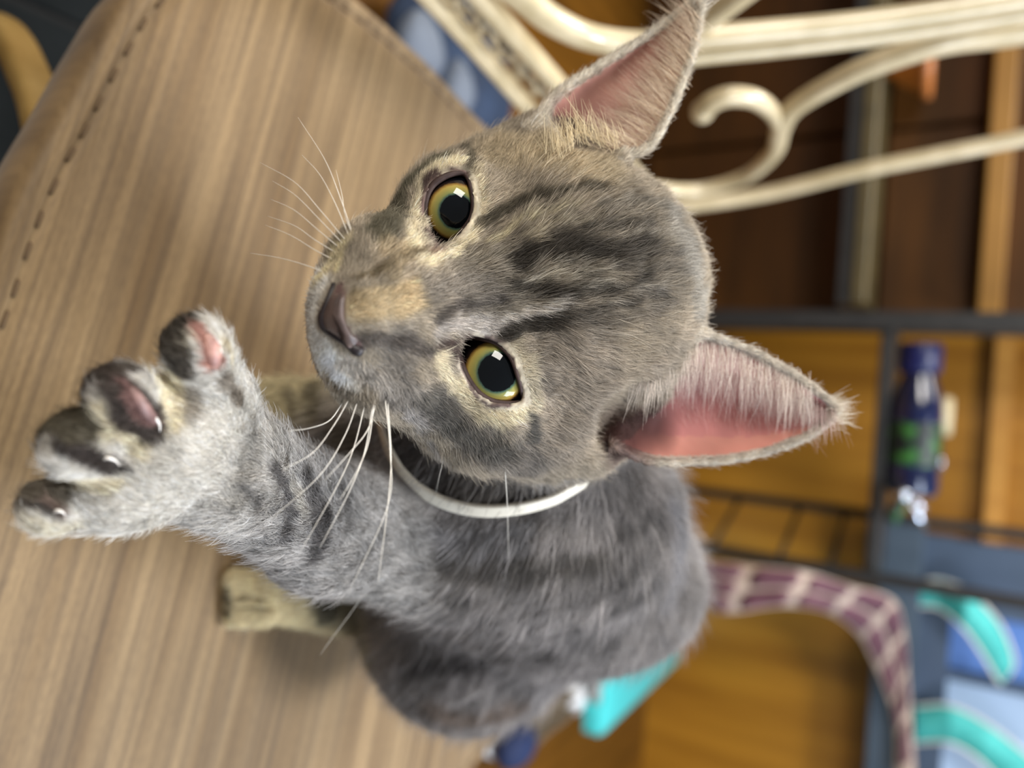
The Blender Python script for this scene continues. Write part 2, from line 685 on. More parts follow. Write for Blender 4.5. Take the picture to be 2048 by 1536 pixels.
HD = ('head', 'ear_a', 'ear_b')
cream, lite, tan = (228, 216, 188), (198, 190, 176), (196, 176, 142)
dk, dk2, olive, gry = (70, 64, 57), (84, 78, 70), (100, 95, 78), (118, 112, 104)
# broad tone
st([(1000, 310), (1090, 320), (1180, 335)], 62, (194, 178, 148), 0.75, 0.9, HD)
st([(960, 560), (1100, 530), (1250, 500), (1350, 500)], 95, (132, 124, 112), 0.6, 0.9, HD)
st([(1130, 690), (1150, 790), (1100, 880)], 80, (160, 150, 140), 0.5, 0.9, HD)
st([(880, 800), (960, 880), (1040, 930)], 50, (122, 116, 110), 0.7, 0.8, HD)
st([(790, 690), (790, 760), (850, 830)], 42, (136, 130, 124), 0.7, 0.8, HD)
st([(760, 470), (790, 410), (840, 350), (900, 295)], 28, olive, 0.85, 0.6, HD)
st([(925, 300), (938, 345)], 12, (92, 86, 72), 0.8, 0.6, HD)
# rings round the eyes
st([(906, 322), (872, 342), (846, 368), (834, 402), (829, 445), (820, 480), (812, 508)], 17, cream, 0.95, 0.5, HD)
st([(950, 330), (958, 378), (956, 420)], 12, (206, 194, 168), 0.85, 0.6, HD)
st([(945, 452), (920, 482), (896, 506), (860, 522), (835, 528)], 15, cream, 0.9, 0.5, HD)
st([(868, 705), (884, 740), (905, 775), (940, 808), (975, 828), (1010, 834), (1045, 822)], 18, cream, 0.95, 0.5, HD)
st([(1030, 692), (1052, 720), (1062, 760), (1064, 800)], 17, (198, 188, 166), 0.85, 0.6, HD)
st([(866, 655), (910, 648), (950, 642), (995, 650)], 17, (192, 184, 176), 0.9, 0.6, HD)
st([(850, 790), (900, 845), (960, 880), (1000, 895)], 30, (104, 99, 91), 0.8, 0.6, HD)
st([(1050, 826), (1055, 875)], 13, (86, 84, 80), 0.85, 0.5, HD)
st([(1085, 745), (1095, 780)], 12, (112, 104, 94), 0.6, 0.6, HD)
# dark skin of the lids
st([(862, 500), (850, 470), (844, 430), (850, 385), (870, 358), (905, 340), (932, 344)], 9, (92, 74, 70), 0.95, 0.3, HD)
st([(866, 502), (850, 512), (836, 512)], 8, (120, 94, 80), 0.8, 0.5, HD)
st([(906, 680), (908, 705), (917, 735), (932, 765), (955, 792), (985, 808), (1020, 812)], 8, (88, 72, 68), 0.95, 0.3, HD)
st([(910, 672), (940, 666), (985, 674), (1010, 690), (1030, 720)], 6, (80, 66, 62), 0.9, 0.4, HD)
st([(905, 685), (880, 684), (860, 690)], 10, (84, 68, 62), 0.9, 0.5, HD)
# forehead stripes
st([(955, 452), (1005, 422), (1060, 410), (1120, 392), (1190, 380)], 14, (80, 73, 60), 0.85, 0.5, HD)
st([(968, 490), (1020, 463), (1075, 440), (1130, 428)], 9, (212, 202, 172), 0.8, 0.5, HD)
st([(930, 520), (985, 515)], 12, (150, 142, 126), 0.5, 0.6, HD)
st([(1020, 528), (1070, 508), (1130, 500), (1200, 500), (1290, 488)], 20, dk, 0.9, 0.5, HD)
st([(1030, 490), (1090, 468), (1160, 455)], 9, (196, 186, 164), 0.6, 0.5, HD)
st([(1140, 470), (1210, 455), (1280, 452)], 11, (84, 78, 70), 0.8, 0.5, HD)
st([(1005, 572), (1060, 578), (1120, 590), (1200, 580), (1280, 562)], 13, dk, 0.85, 0.5, HD)
st([(1040, 560), (1090, 556), (1140, 552), (1190, 540), (1260, 526)], 8, (212, 204, 188), 0.75, 0.5, HD)
st([(1150, 620), (1230, 605), (1310, 585)], 10, (86, 80, 73), 0.8, 0.5, HD)
st([(1140, 592), (1200, 560)], 7, (206, 198, 184), 0.75, 0.5, HD)
st([(1180, 535), (1280, 520), (1350, 505)], 10, (84, 78, 71), 0.8, 0.5, HD)
st([(860, 626), (925, 612), (985, 600)], 13, (84, 77, 72), 0.85, 0.6, HD)
st([(1000, 634), (1055, 616), (1112, 600)], 12, (220, 212, 202), 0.95, 0.5, HD)
st([(1008, 660), (1055, 648), (1105, 628)], 23, dk, 0.95, 0.45, HD)
st([(1140, 640), (1230, 630), (1320, 612)], 14, (116, 109, 100), 0.6, 0.6, HD)
st([(1190, 420), (1260, 408), (1320, 410)], 16, (128, 122, 112), 0.6, 0.7, HD)
st([(1060, 535), (1130, 524), (1200, 520)], 5, (208, 200, 184), 0.7, 0.5, HD)
st([(1090, 600), (1160, 606), (1220, 600)], 5, (204, 196, 182), 0.6, 0.5, HD)
st([(1210, 478), (1270, 470), (1330, 468)], 6, (198, 190, 176), 0.6, 0.5, HD)
st([(1160, 655), (1240, 655)], 6, (202, 194, 182), 0.5, 0.6, HD)
st([(1230, 545), (1310, 540), (1370, 540)], 8, (96, 90, 82), 0.6, 0.5, HD)
st([(1240, 585), (1320, 575)], 6, (196, 190, 180), 0.5, 0.5, HD)
# nose bridge and muzzle
st([(708, 614), (770, 602), (820, 592)], 32, (206, 186, 150), 0.95, 0.7, HD)
st([(848, 580), (900, 572), (960, 575)], 26, (140, 132, 122), 0.7, 0.7, HD)
st([(722, 678), (790, 680), (852, 694)], 16, (92, 84, 78), 0.85, 0.6, HD)
st([(836, 514), (770, 532), (712, 556)], 9, (112, 98, 74), 0.85, 0.6, HD)
st([(768, 500), (800, 520), (780, 545)], 20, (166, 150, 122), 0.7, 0.7, HD)
st([(640, 580), (628, 640), (650, 700), (690, 745)], 34, (250, 247, 240), 0.95, 0.7, HD)
st([(628, 570), (620, 640), (640, 720)], 30, (250, 247, 240), 0.95, 0.7, HD)
st([(640, 560), (668, 520), (690, 490)], 22, (236, 222, 184), 0.9, 0.7, HD)
st([(676, 545), (690, 520)], 9, (220, 206, 166), 0.9, 0.6, HD)
st([(690, 720), (740, 745), (780, 770)], 22, (196, 188, 178), 0.8, 0.7, HD)
st([(705, 505), (718, 475)], 7, (84, 76, 62), 0.8, 0.5, HD)
for q in ((740, 740), (752, 765), (770, 785), (768, 750), (724, 755)):
    st([q, (q[0] + 4, q[1] + 3)], 6, (92, 86, 80), 0.7, 0.6, HD)
st([(905, 925), (980, 955), (1070, 958), (1140, 950)], 16, (196, 192, 188), 0.7, 0.7, HD)  # pale rim of back light painted along the lower cheek
st([(805, 815), (850, 870), (895, 915)], 12, (188, 182, 178), 0.6, 0.7, HD)
for q in ((660, 505), (672, 492), (684, 480), (668, 528), (650, 530)):
    st([q, (q[0] + 5, q[1] + 4)], 5, (92, 82, 64), 0.7, 0.6, HD)
# crown
st([(1330, 430), (1365, 520), (1390, 610)], 34, (170, 166, 158), 0.7, 0.8, HD)
# ears: back edge fur pale, inside skin handled below
# raised foreleg
AR = ('arm', 'paw', 'body')
st([(520, 880), (480, 1000)], 30, (176, 170, 160), 0.5, 0.8, AR)
st([(556, 940), (590, 1010), (580, 1080)], 15, (104, 100, 98), 0.8, 0.6, AR)
st([(500, 975), (530, 1030)], 12, (120, 116, 112), 0.6, 0.7, AR)
st([(620, 960), (650, 1040), (640, 1120)], 20, (98, 94, 92), 0.8, 0.6, AR)
st([(690, 980), (710, 1060)], 16, (108, 104, 100), 0.6, 0.7, AR)
st([(590, 960), (616, 1030)], 10, (190, 184, 172), 0.6, 0.6, AR)
st([(455, 760), (480, 810)], 14, (120, 106, 90), 0.6, 0.7, AR)
st([(395, 800), (400, 830)], 18, (132, 120, 104), 0.6, 0.8, AR)
PW = ('paw',)
# toes: pale fur, dark streaks, pads
st([(335, 755), (348, 800), (345, 850)], 30, cream, 0.95, 0.5, PW)
st([(205, 838), (245, 868), (285, 895)], 24, cream, 0.95, 0.5, PW)
st([(105, 955), (165, 968), (225, 978)], 20, cream, 0.9, 0.5, PW)
st([(60, 1052), (110, 1066), (160, 1050)], 14, (222, 214, 196), 0.95, 0.5, PW)
st([(455, 690), (462, 730)], 10, (226, 214, 190), 0.95, 0.4, PW)
st([(392, 690), (392, 750)], 7, (222, 212, 186), 0.9, 0.4, PW)
st([(372, 640), (352, 690), (372, 745)], 30, (84, 76, 66), 0.95, 0.45, PW)
st([(408, 660), (424, 700), (430, 742)], 15, (186, 138, 124), 0.95, 0.4, PW)
st([(210, 752), (245, 782), (280, 830), (315, 862)], 30, (74, 64, 58), 0.95, 0.4, PW)
st([(256, 772), (286, 815), (312, 848)], 11, (138, 106, 100), 0.95, 0.4, PW)
st([(104, 852), (140, 860), (180, 862)], 32, (92, 84, 68), 0.95, 0.45, PW)
st([(128, 908), (180, 918), (235, 940)], 18, (62, 54, 50), 0.95, 0.4, PW)
st([(56, 990), (100, 982), (130, 1000)], 22, (98, 88, 74), 0.9, 0.5, PW)
st([(78, 1024), (125, 1030)], 15, (66, 58, 52), 0.9, 0.45, PW)
st([(120, 1012), (140, 1030)], 10, (140, 116, 104), 0.7, 0.5, PW)
st([(196, 760), (222, 735), (282, 742)], 17, (84, 74, 66), 0.9, 0.5, PW)
st([(86, 880), (112, 842), (182, 832)], 15, (98, 90, 74), 0.9, 0.5, PW)
st([(44, 1010), (62, 975), (120, 962)], 9, (90, 80, 68), 0.8, 0.5, PW)
# standing leg and chest
LG = ('leg', 'body')
st([(640, 770), (655, 830)], 18, (112, 104, 84), 0.8, 0.6, LG)
st([(590, 780), (600, 840)], 12, (130, 120, 98), 0.7, 0.6, LG)
st([(690, 830), (720, 900), (700, 960)], 22, (100, 90, 76), 0.7, 0.7, LG)
st([(620, 860), (660, 940)], 16, (110, 102, 88), 0.7, 0.7, LG)
# trunk
BD = ('body',)
st([(860, 880), (960, 960), (1060, 990)], 50, (112, 106, 100), 0.7, 0.8, BD)
st([(880, 1120), (1040, 1110), (1200, 1090)], 26, (88, 84, 80), 0.8, 0.7, BD)
st([(780, 1075), (900, 1075), (1050, 1060)], 26, (156, 154, 156), 0.7, 0.8, BD)
st([(700, 1180), (740, 1290)], 46, (176, 168, 146), 0.75, 0.8, ('body', 'foot'))
st([(800, 1240), (930, 1245), (1080, 1250)], 18, (82, 79, 77), 0.75, 0.7, BD)
st([(840, 1320), (960, 1310), (1100, 1290)], 16, (86, 82, 80), 0.75, 0.7, BD)
st([(860, 1170), (960, 1180)], 20, (92, 88, 85), 0.6, 0.8, BD)
st([(1150, 1180), (1220, 1150), (1280, 1100)], 16, (92, 89, 88), 0.6, 0.7, BD)
st([(1120, 1250), (1210, 1210), (1300, 1150)], 14, (90, 87, 86), 0.6, 0.7, BD)
st([(1230, 1040), (1300, 1000)], 18, (96, 93, 92), 0.6, 0.7, BD)
st([(1330, 1000), (1350, 1080), (1330, 1180)], 26, (158, 158, 164), 0.6, 0.8, BD)
st([(880, 1400), (960, 1420), (1040, 1390)], 26, (120, 104, 92), 0.7, 0.8, BD)
# hind foot
st([(462, 1180), (464, 1230)], 8, (60, 54, 44), 0.8, 0.5, ('foot',))
st([(480, 1198), (540, 1198)], 4, (120, 106, 80), 0.8, 0.5, ('foot',))
st([(480, 1216), (540, 1218)], 4, (120, 106, 80), 0.7, 0.5, ('foot',))
st([(640, 1170), (660, 1230)], 24, (100, 94, 80), 0.7, 0.8, ('foot', 'body'))

warp = np.stack([vnoise(V, 5.0, s) for s in (1, 2, 3)], 1) - 0.5
warp += 0.5 * (np.stack([vnoise(V, 2.2, s) for s in (4, 5, 6)], 1) - 0.5)
VW = V + warp * 2.6
for pts, w, col, a, soft, groups in STROKES:
    hits = []
    for q in catmull(np.array(pts, float), max(3, 4 * len(pts))):
        h_ = cast(q[0], q[1])
        if h_ is not None:
            hits.append(h_)
    if len(hits) < 2:
        continue
    hits = np.array(hits)
    dmed = np.median(hits[:, 2])
    hits = hits[np.abs(hits[:, 2] - dmed) < 40]
    r = w * (1.2 if groups == PW else 1.0) * dmed / FPX
    lo, hi = hits.min(0) - r * 2.2, hits.max(0) + r * 2.2
    m_ = np.nonzero(((V > lo) & (V < hi)).all(1))[0]
    if len(m_) == 0 or len(hits) < 2:
        continue
    q = VW[m_]
    best = np.full(len(m_), 1e9)
    for p0, p1 in zip(hits[:-1], hits[1:]):
        ab = p1 - p0
        t = np.clip(((q - p0) @ ab) / (ab @ ab + 1e-9), 0, 1)
        best = np.minimum(best, np.linalg.norm(q - p0 - t[:, None] * ab, axis=1))
    wgt = np.clip((r * (1 + soft * 0.5) - best) / (r * soft + 1e-6), 0, 1)
    wgt = wgt * wgt * (3 - 2 * wgt) * a
    if groups:
        wgt = wgt * np.clip(sum(W[g][m_] for g in groups) * 1.6, 0, 1)
    C[m_] = C[m_] * (1 - wgt[:, None]) + np.array(col, float) * wgt[:, None]
# mottling of the coat
mot = 0.55 * (vnoise(V, 11.0, 8) - 0.5) + 0.45 * (vnoise(V, 5.0, 9) - 0.5)
C *= (1 + (0.30 * W['body'] + 0.14 * W['head'] + 0.16 * W['arm'] + 0.08)[:, None] * mot[:, None] * 1.6)

# ---- fur length (mm), 0 = bare
nose_p = P(684, 634, 156)
dn = np.linalg.norm(V - nose_p, axis=1)
FL = np.clip(1.7 + (dn - 8) * 0.066, 1.6, 5.0) * W['head'] + 1.9 * (W['ear_a'] + W['ear_b']) + 8.0 * W['body'] + 3.0 * W['foot'] + 4.0 * W['leg'] + 4.4 * W['arm'] + 2.2 * W['paw']
skin = np.zeros(NV)
ear_pts = []
# inside of the ears: bare pink skin
for nm, sh, edge_poly in (('ear_b', EAR_B, None), ('ear_a', EAR_A, None)):
    from mathutils.kdtree import KDTree
    kd = KDTree(sh.shape[0] * sh.shape[1])
    for i in range(sh.shape[0]):
        for j in range(sh.shape[1]):
            kd.insert(sh[i, j], i * sh.shape[1] + j)
    kd.balance()
    for vi in np.nonzero(W[nm] > 0.35)[0]:
        co, ix, dist = kd.find(V[vi])
        i, j = divmod(ix, sh.shape[1])
        s, t = i / (sh.shape[0] - 1), j / (sh.shape[1] - 1)
        if V[vi, 2] < co[2] and dist < 3.2 and VN[vi] @ (-V[vi] / np.linalg.norm(V[vi])) > -0.1:
            edge = min(t, 1 - t) * 2 * (1 - 0.3 * s)
            k = min(1, max(0, (edge - 0.015) / 0.06)) * min(1, max(0, (0.97 - s) / 0.08))
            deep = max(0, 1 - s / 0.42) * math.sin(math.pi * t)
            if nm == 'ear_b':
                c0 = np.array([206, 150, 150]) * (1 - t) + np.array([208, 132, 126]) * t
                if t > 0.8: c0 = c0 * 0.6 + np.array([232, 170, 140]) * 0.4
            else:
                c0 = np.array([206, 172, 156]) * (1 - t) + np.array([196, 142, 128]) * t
            c0 = c0 * (1 - deep * 0.72) + np.array([74, 38, 38]) * deep * 0.72  # skin painted darker towards the base, for the shade of the ear's depth
            c0 = c0 * (0.9 + 0.2 * mot[vi])
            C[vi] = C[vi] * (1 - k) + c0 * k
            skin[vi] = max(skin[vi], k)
            if k < 0.8:
                C[vi] = C[vi] * 0.4 + np.array([244, 236, 220]) * 0.6
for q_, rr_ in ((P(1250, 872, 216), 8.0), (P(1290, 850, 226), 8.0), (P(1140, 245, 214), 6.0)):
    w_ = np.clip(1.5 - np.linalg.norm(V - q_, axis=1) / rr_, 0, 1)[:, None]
    C = C * (1 - 0.85 * w_) + np.array([62, 34, 32.0]) * 0.85 * w_  # shade inside the ear openings painted into the coat colour
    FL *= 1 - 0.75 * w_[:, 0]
arc = [(752, 790), (762, 850), (784, 915), (826, 970), (895, 1008), (975, 1022), (1055, 1014), (1118, 994), (1150, 972)]
bodyp = [(fn, k) for g, fn, lo, hi, k, op in PRIMS if g == 'body' and op == 'u']
ap = []
for x, y in catmull(np.array(arc, float), 30):
    ds = np.arange(200, 330, 0.5)
    q = PL([(x, y, d) for d in ds]).astype(np.float32)
    f_ = np.full(len(ds), 20.0)
    for fn, k in bodyp:
        f_ = smin(f_, fn(q), k)
    ix = np.nonzero(f_ < 0)[0]
    ap.append((x, y, ds[ix[0]] if len(ix) else 262.0))
ap = np.array(ap)
dd = ap[:, 2].copy()
for _ in range(8):
    dd[1:-1] = (dd[:-2] + 2 * dd[1:-1] + dd[2:]) / 4
dd -= 3.0
arcp = PL(np.c_[ap[:, :2], dd])
dc = np.full(NV, 99.0)
for q_ in arcp:
    dc = np.minimum(dc, np.linalg.norm(V - q_, axis=1))
FL *= 1 - 0.8 * np.clip((9 - dc) / 5, 0, 1)
FL *= (1 - skin)
# bare skin: inside the eye openings and pads
for e in (EYE_A, EYE_B):
    near = np.linalg.norm(V - e['c'], axis=1) < e['r'] + 9
    pd = poly_sd(PXY[near, 0], PXY[near, 1], e['lid']) * e['c'][2] / FPX
    f_ = np.clip((pd - 1.2) / 2.0, 0, 1)
    FL[near] = np.where(V[near, 2] < e['c'][2] + 4, np.minimum(FL[near], 0.6 + 2.2 * f_) * (f_ > 0), FL[near])
    ii = np.nonzero(near)[0][pd < 0.2]
    C[ii] = (40, 30, 28)
for (a, b, r), tc_ in zip(TOES, ((84, 76, 66), (76, 66, 60), (96, 88, 72), (104, 96, 84))):
    tp = P(*b)
    d_ = np.linalg.norm(V - tp, axis=1)
    dv = VN @ (np.array([-0.80, -0.52, 0.25]) / np.linalg.norm([0.80, 0.52, 0.25]))
    w_ = np.clip((dv - 0.15) / 0.4, 0, 1) * np.clip((r + 3.0 - d_) / 2.0, 0, 1) * W['paw'] * 0.9
    C = C * (1 - w_[:, None]) + np.array(tc_, float) * w_[:, None]
NOSE = [(678, 564), (664, 588), (650, 618), (645, 636), (650, 656), (664, 666), (690, 684), (712, 702), (729, 700), (722, 684), (704, 668), (694, 652), (688, 634), (688, 610), (690, 588), (688, 568)]
nr_ = (np.linalg.norm(V - P(684, 634, 162), axis=1) < 16) & (V[:, 2] < 176)
nsd = poly_sd(PXY[nr_, 0], PXY[nr_, 1], NOSE)
w_ = np.clip((3 - nsd) / 5, 0, 1)
C[nr_] = C[nr_] * (1 - w_[:, None]) + np.array([92, 72, 68.0]) * w_[:, None]
FL[nr_] *= np.clip((nsd + 1) / 5, 0, 1)
CL = np.clip(C, 4, 250) / 255.0
CLIN = np.where(CL <= 0.04045, CL / 12.92, ((CL + 0.055) / 1.055) ** 2.4)

# ---- the body mesh
base_w = np.array([0.07, 0.30, SEAT_Z])
VWD = mm2w(V)
cat_me = mesh_from('cat', VWD - base_w, Fq)
at = cat_me.color_attributes.new('coat', 'FLOAT_COLOR', 'POINT')
UNDER = CLIN * (0.62 + 0.38 * (FL < 0.3))[:, None]  # base mesh darkened below the hair, standing for shade between strands
at.data.foreach_set('color', np.hstack([UNDER, np.ones((NV, 1))]).astype(np.float32).ravel())
M_coat, nt, b_ = mat_base('cat_coat', (150, 140, 130), 0.75, spec=0.2)
an = nt.nodes.new('ShaderNodeAttribute'); an.attribute_name = 'coat'
hs = nt.nodes.new('ShaderNodeHueSaturation'); hs.inputs['Value'].default_value = 1.0
nt.links.new(an.outputs['Color'], hs.inputs['Color'])
nt.links.new(hs.outputs[0], b_.inputs['Base Color'])
b_.inputs['Subsurface Weight'].default_value = 0.12
b_.inputs['Subsurface Radius'].default_value = (0.004, 0.002, 0.0015)
b_.inputs['Subsurface Scale'].default_value = 1.0
cat = link_mesh('cat', cat_me, M_coat)
cat.location = base_w
bpy.context.view_layer.update()
set_tags(cat, 'young grey tabby cat sitting on the striped seat with one paw raised', 'cat')
low = VWD[:, 2].min()
print('cat lowest z above seat (mm)', round((low - SEAT_Z) * 1000, 1), 'at', VWD[VWD[:, 2].argmin()].round(3))
print('coat done', round(time.time() - T0, 1))

# ---- eyes
for e in (EYE_A, EYE_B):
    c, r = e['c'], e['r']
    g = hit_sphere(e['iris'][0], e['iris'][1], c, r) - c
    z = g / np.linalg.norm(g)
    zw = z[0] * CX + z[1] * CD + z[2] * FWD
    bm = bmesh.new()
    bmesh.ops.create_uvsphere(bm, u_segments=64, v_segments=48, radius=r * 0.001)
    # slight bulge of the cornea
    o = bm_obj('eye', bm, None, cat)
    q = Vector(zw).to_track_quat('Z', 'Y')
    o.matrix_parent_inverse = parent_world(cat).inverted()
    o.location = Vector(mm2w(c))
    o.rotation_euler = q.to_euler()
    mt, nt, b_ = mat_base('cat_eye', (0, 0, 0), 0.35, spec=0.0, coat=0.8)
    b_.inputs['Coat Roughness'].default_value = 0.01
    tc = nt.nodes.new('ShaderNodeTexCoord')
    sx = nt.nodes.new('ShaderNodeSeparateXYZ')
    nt.links.new(tc.outputs['Object'], sx.inputs[0])
    cb = nt.nodes.new('ShaderNodeCombineXYZ')
    nt.links.new(sx.outputs[0], cb.inputs[0]); nt.links.new(sx.outputs[1], cb.inputs[1])
    ln = nt.nodes.new('ShaderNodeVectorMath'); ln.operation = 'LENGTH'
    nt.links.new(cb.outputs[0], ln.inputs[0])
    mr = nt.nodes.new('ShaderNodeMapRange')
    mr.inputs['From Max'].default_value = e['ri'] * 0.001 * 1.25
    nt.links.new(ln.outputs['Value'], mr.inputs['Value'])
    ns = nt.nodes.new('ShaderNodeTexNoise'); ns.inputs['Scale'].default_value = 900; ns.inputs['Detail'].default_value = 3
    nt.links.new(tc.outputs['Object'], ns.inputs['Vector'])
    ad = nt.nodes.new('ShaderNodeMath'); ad.operation = 'MULTIPLY_ADD'
    nt.links.new(ns.outputs['Fac'], ad.inputs[0]); ad.inputs[1].default_value = 0.05
    nt.links.new(mr.outputs[0], ad.inputs[2])
    rp = nt.nodes.new('ShaderNodeValToRGB')
    cr = rp.color_ramp
    pr_ = e['rp'] / e['ri'] / 1.25 + 0.02
    stops = [(0, (4, 6, 9)), (pr_, (6, 9, 12)), (pr_ + 0.035, (70, 92, 78)), (pr_ + 0.10, (136, 138, 80)), (0.75, (176, 154, 80)), (0.80, (146, 112, 54)), (0.85, (40, 26, 18)), (0.92, (8, 8, 12))]
    cr.elements[0].position = 0; cr.elements[0].color = lin(stops[0][1])
    cr.elements[1].position = 1; cr.elements[1].color = lin((8, 8, 12))
    for p_, c_ in stops[1:]:
        el = cr.elements.new(p_); el.color = lin(c_)
    nt.links.new(ad.outputs[0], rp.inputs[0])
    nt.links.new(rp.outputs[0], b_.inputs['Base Color'])
    o.data.materials.append(mt)
    o.data.polygons.foreach_set('use_smooth', np.ones(len(o.data.polygons), bool))
    # rim of the lids
    lp = catmull(np.array(e['lid'], float), 72, closed=True)
    loop = np.array([hit_sphere(x, y, c, r + 0.9) for x, y in lp])
    M_lid = bpy.data.materials.get('eyelid_skin') or simple('eyelid_skin', (52, 38, 36), (70, 54, 50), 400, rough=0.6, spec=0.25)
    sc = np.array([1.25 if x < e['iris'][0] - 5 else 0.8 for x, y in lp])
    sc = np.convolve(np.r_[sc[-6:], sc, sc[:6]], np.ones(13) / 13, 'valid')
    sweep('eyelid', mm2w(loop), circ(0.0007, 8), M_lid, cat, closed=True, scale=sc)

# ---- nose leather
bm = bmesh.new()
out = NOSE
outc = catmull(np.array(out, float), 64, closed=True)
cen = np.array([668.0, 634.0])
rings = []
for k, s in enumerate((1.06, 1.0, 0.85, 0.62, 0.35)):
    ring = []
    for x, y in outc:
        # shrink towards the spine of the T
        sp = np.array([cen[0] + abs(y - cen[1]) * 0.22, cen[1] + (y - cen[1]) * 0.8])
        q = sp + (np.array([x, y]) - sp) * s
        h_ = cast(q[0], q[1])
        d = (h_[2] if h_ is not None else 160.0)
        ring.append((q[0], q[1], d))
    rings.append(np.array(ring))
dmin = 165.0
lift = (0.7, -0.25, -0.9, -1.2, -1.4)
vr = []
for ring, lf in zip(rings, lift):
    dd = ring[:, 2].copy()
    dd = np.minimum(dd, 164.5)
    for _ in range(4):
        dd = (np.roll(dd, 1) + dd + np.roll(dd, -1)) / 3
    # nostrils sink in
    pos = PL(np.c_[ring[:, :2], dd + lf])
    for nx, ny in ((680, 578), (716, 692)):
        w_ = np.exp(-(((ring[:, 0] - nx) / 12) ** 2 + ((ring[:, 1] - ny) / 12) ** 2))
        pos[:, 2] += 2.2 * w_
    vr.append([bm.verts.new(Vector(v)) for v in mm2w(pos)])
for a, b in zip(vr[:-1], vr[1:]):
    for j in range(len(a)):
        j2 = (j + 1) % len(a)
        bm.faces.new((a[j], a[j2], b[j2], b[j]))
bm.faces.new(vr[-1])
bmesh.ops.recalc_face_normals(bm, faces=bm.faces)
M_nose = simple('nose_leather', (66, 54, 51), (106, 89, 83), 160, rough=0.42, bump=0.3)
bm_obj('nose', bm, M_nose, cat)
M_black = simple('nostril_dark', (24, 17, 18), (40, 30, 31), 200, rough=0.5)
npath = catmull(np.array([(668, 566), (664, 580), (652, 610), (645, 632), (648, 654), (662, 668), (690, 685), (712, 699), (728, 702)], float), 40)
nq = []
for x, y in npath:
    h_ = cast(x, y)
    nq.append((x, y, min(h_[2] if h_ is not None else 165, 165.5)))
nq = np.array(nq)
for _ in range(6):
    nq[1:-1, 2] = (nq[:-2, 2] + nq[1:-1, 2] + nq[2:, 2]) / 3
npts = PL(np.c_[nq[:, :2], nq[:, 2] + 0.15])
tt = np.linspace(0, 1, 40)
nsc = 0.55 + 0.45 * np.exp(-((tt - 0.42) / 0.12) ** 2) + 0.75 * np.exp(-((tt - 0.9) / 0.10) ** 2)
nsc[0] = nsc[-1] = 0.15
sweep('nostril_rim', mm2w(npts), circ(0.0011, 8), M_black, cat, scale=nsc)

# ---- claws of the raised paw and of the hind foot
M_claw = simple('claw_horn', (214, 206, 196), (236, 230, 222), 300, rough=0.25, coat=0.6)


def claw(pts, r0):
    pts = []if pts is None else pts
    w = mm2w(catmull(PL(pts), 10))
    sweep('claw', w, circ(r0 * 0.001, 8), M_claw, cat, scale=np.linspace(1, 0.12, 10))


def on_cat(x, y, lift_):
    h_ = cast(x, y)
    d = h_[2] if h_ is not None else 160
    return (x, y, d - lift_)


claw([on_cat(205, 918, -0.6), on_cat(216, 916, 0.9), on_cat(230, 921, 1.6), on_cat(240, 932, 1.3)], 0.55)
claw([on_cat(300, 832, -0.5), on_cat(312, 838, 0.9), on_cat(319, 850, 1.2), on_cat(320, 864, 1.0)], 0.55)
claw([on_cat(432, 690, -0.5), on_cat(440, 698, 0.8), on_cat(445, 708, 0.9)], 0.6)
claw([on_cat(108, 1022, -0.5), on_cat(120, 1022, 0.7), on_cat(132, 1030, 0.7)], 0.6)
M_pad = simple('toe_pad_skin', (150, 112, 104), (196, 150, 136), 260, rough=0.5)
M_pad2 = simple('dark_toe_pad_skin', (96, 72, 70), (134, 104, 98), 260, rough=0.5)
for path, r_, mt_ in (([(412, 668), (424, 700), (430, 736)], 1.7, M_pad), ([(258, 772), (284, 812), (310, 846)], 1.5, M_pad2)):
    q_ = catmull(np.array(path, float), 16)
    d_ = np.array([cast(x, y)[2] for x, y in q_])
    w = mm2w(PL(np.c_[q_, d_ + 0.2]))
    sweep('toe_pad', w, circ(r_ * 0.001, 10), mt_, cat, scale=np.sin(np.linspace(0.12, math.pi - 0.12, 16)) ** 0.5)
M_dclaw = simple('dark_claw', (58, 50, 42), rough=0.4)
for yy in (1161, 1184, 1210, 1234):
    h_ = cast(470, yy)
    d = 331 if h_ is None else h_[2]
    cp = []
    for x, dz in ((466, 3), (455, 1.5), (448, 3)):
        sd_ = (SEAT_Z - CAM[2]) / ray(x, yy)[2] * 1000
        cp.append((x, yy, min(d + dz, sd_ - 2.2)))
    w = mm2w(catmull(PL(cp), 8))
    sweep('claw', w, circ(0.0012, 7), M_dclaw, cat, scale=np.linspace(1, 0.2, 8))

# ---- collar, laid on the coat
de = arcp[-1, 2]
back = PL([(1182, 954, de + 4), (1215, 920, de + 12), (1230, 850, de + 24), (1170, 760, 296), (1040, 710, 296), (900, 720, 282), (800, 760, 276)])
loop = catmull(np.vstack([arcp[::3], back]), 90, closed=True)
M_collar = simple('cream_plastic', (226, 218, 200), (236, 230, 214), 60, rough=0.45)
lc = loop.mean(0)
nrm = np.linalg.svd(loop - lc)[2][2]
lw = mm2w(loop)
nw = nrm[0] * CX + nrm[1] * CD + nrm[2] * FWD
col_o = sweep('collar', lw, rrect(0.0054, 0.0018, 0.0008), M_collar, cat, closed=True, up=nw)
col_o['label'] = 'cream white plastic collar'

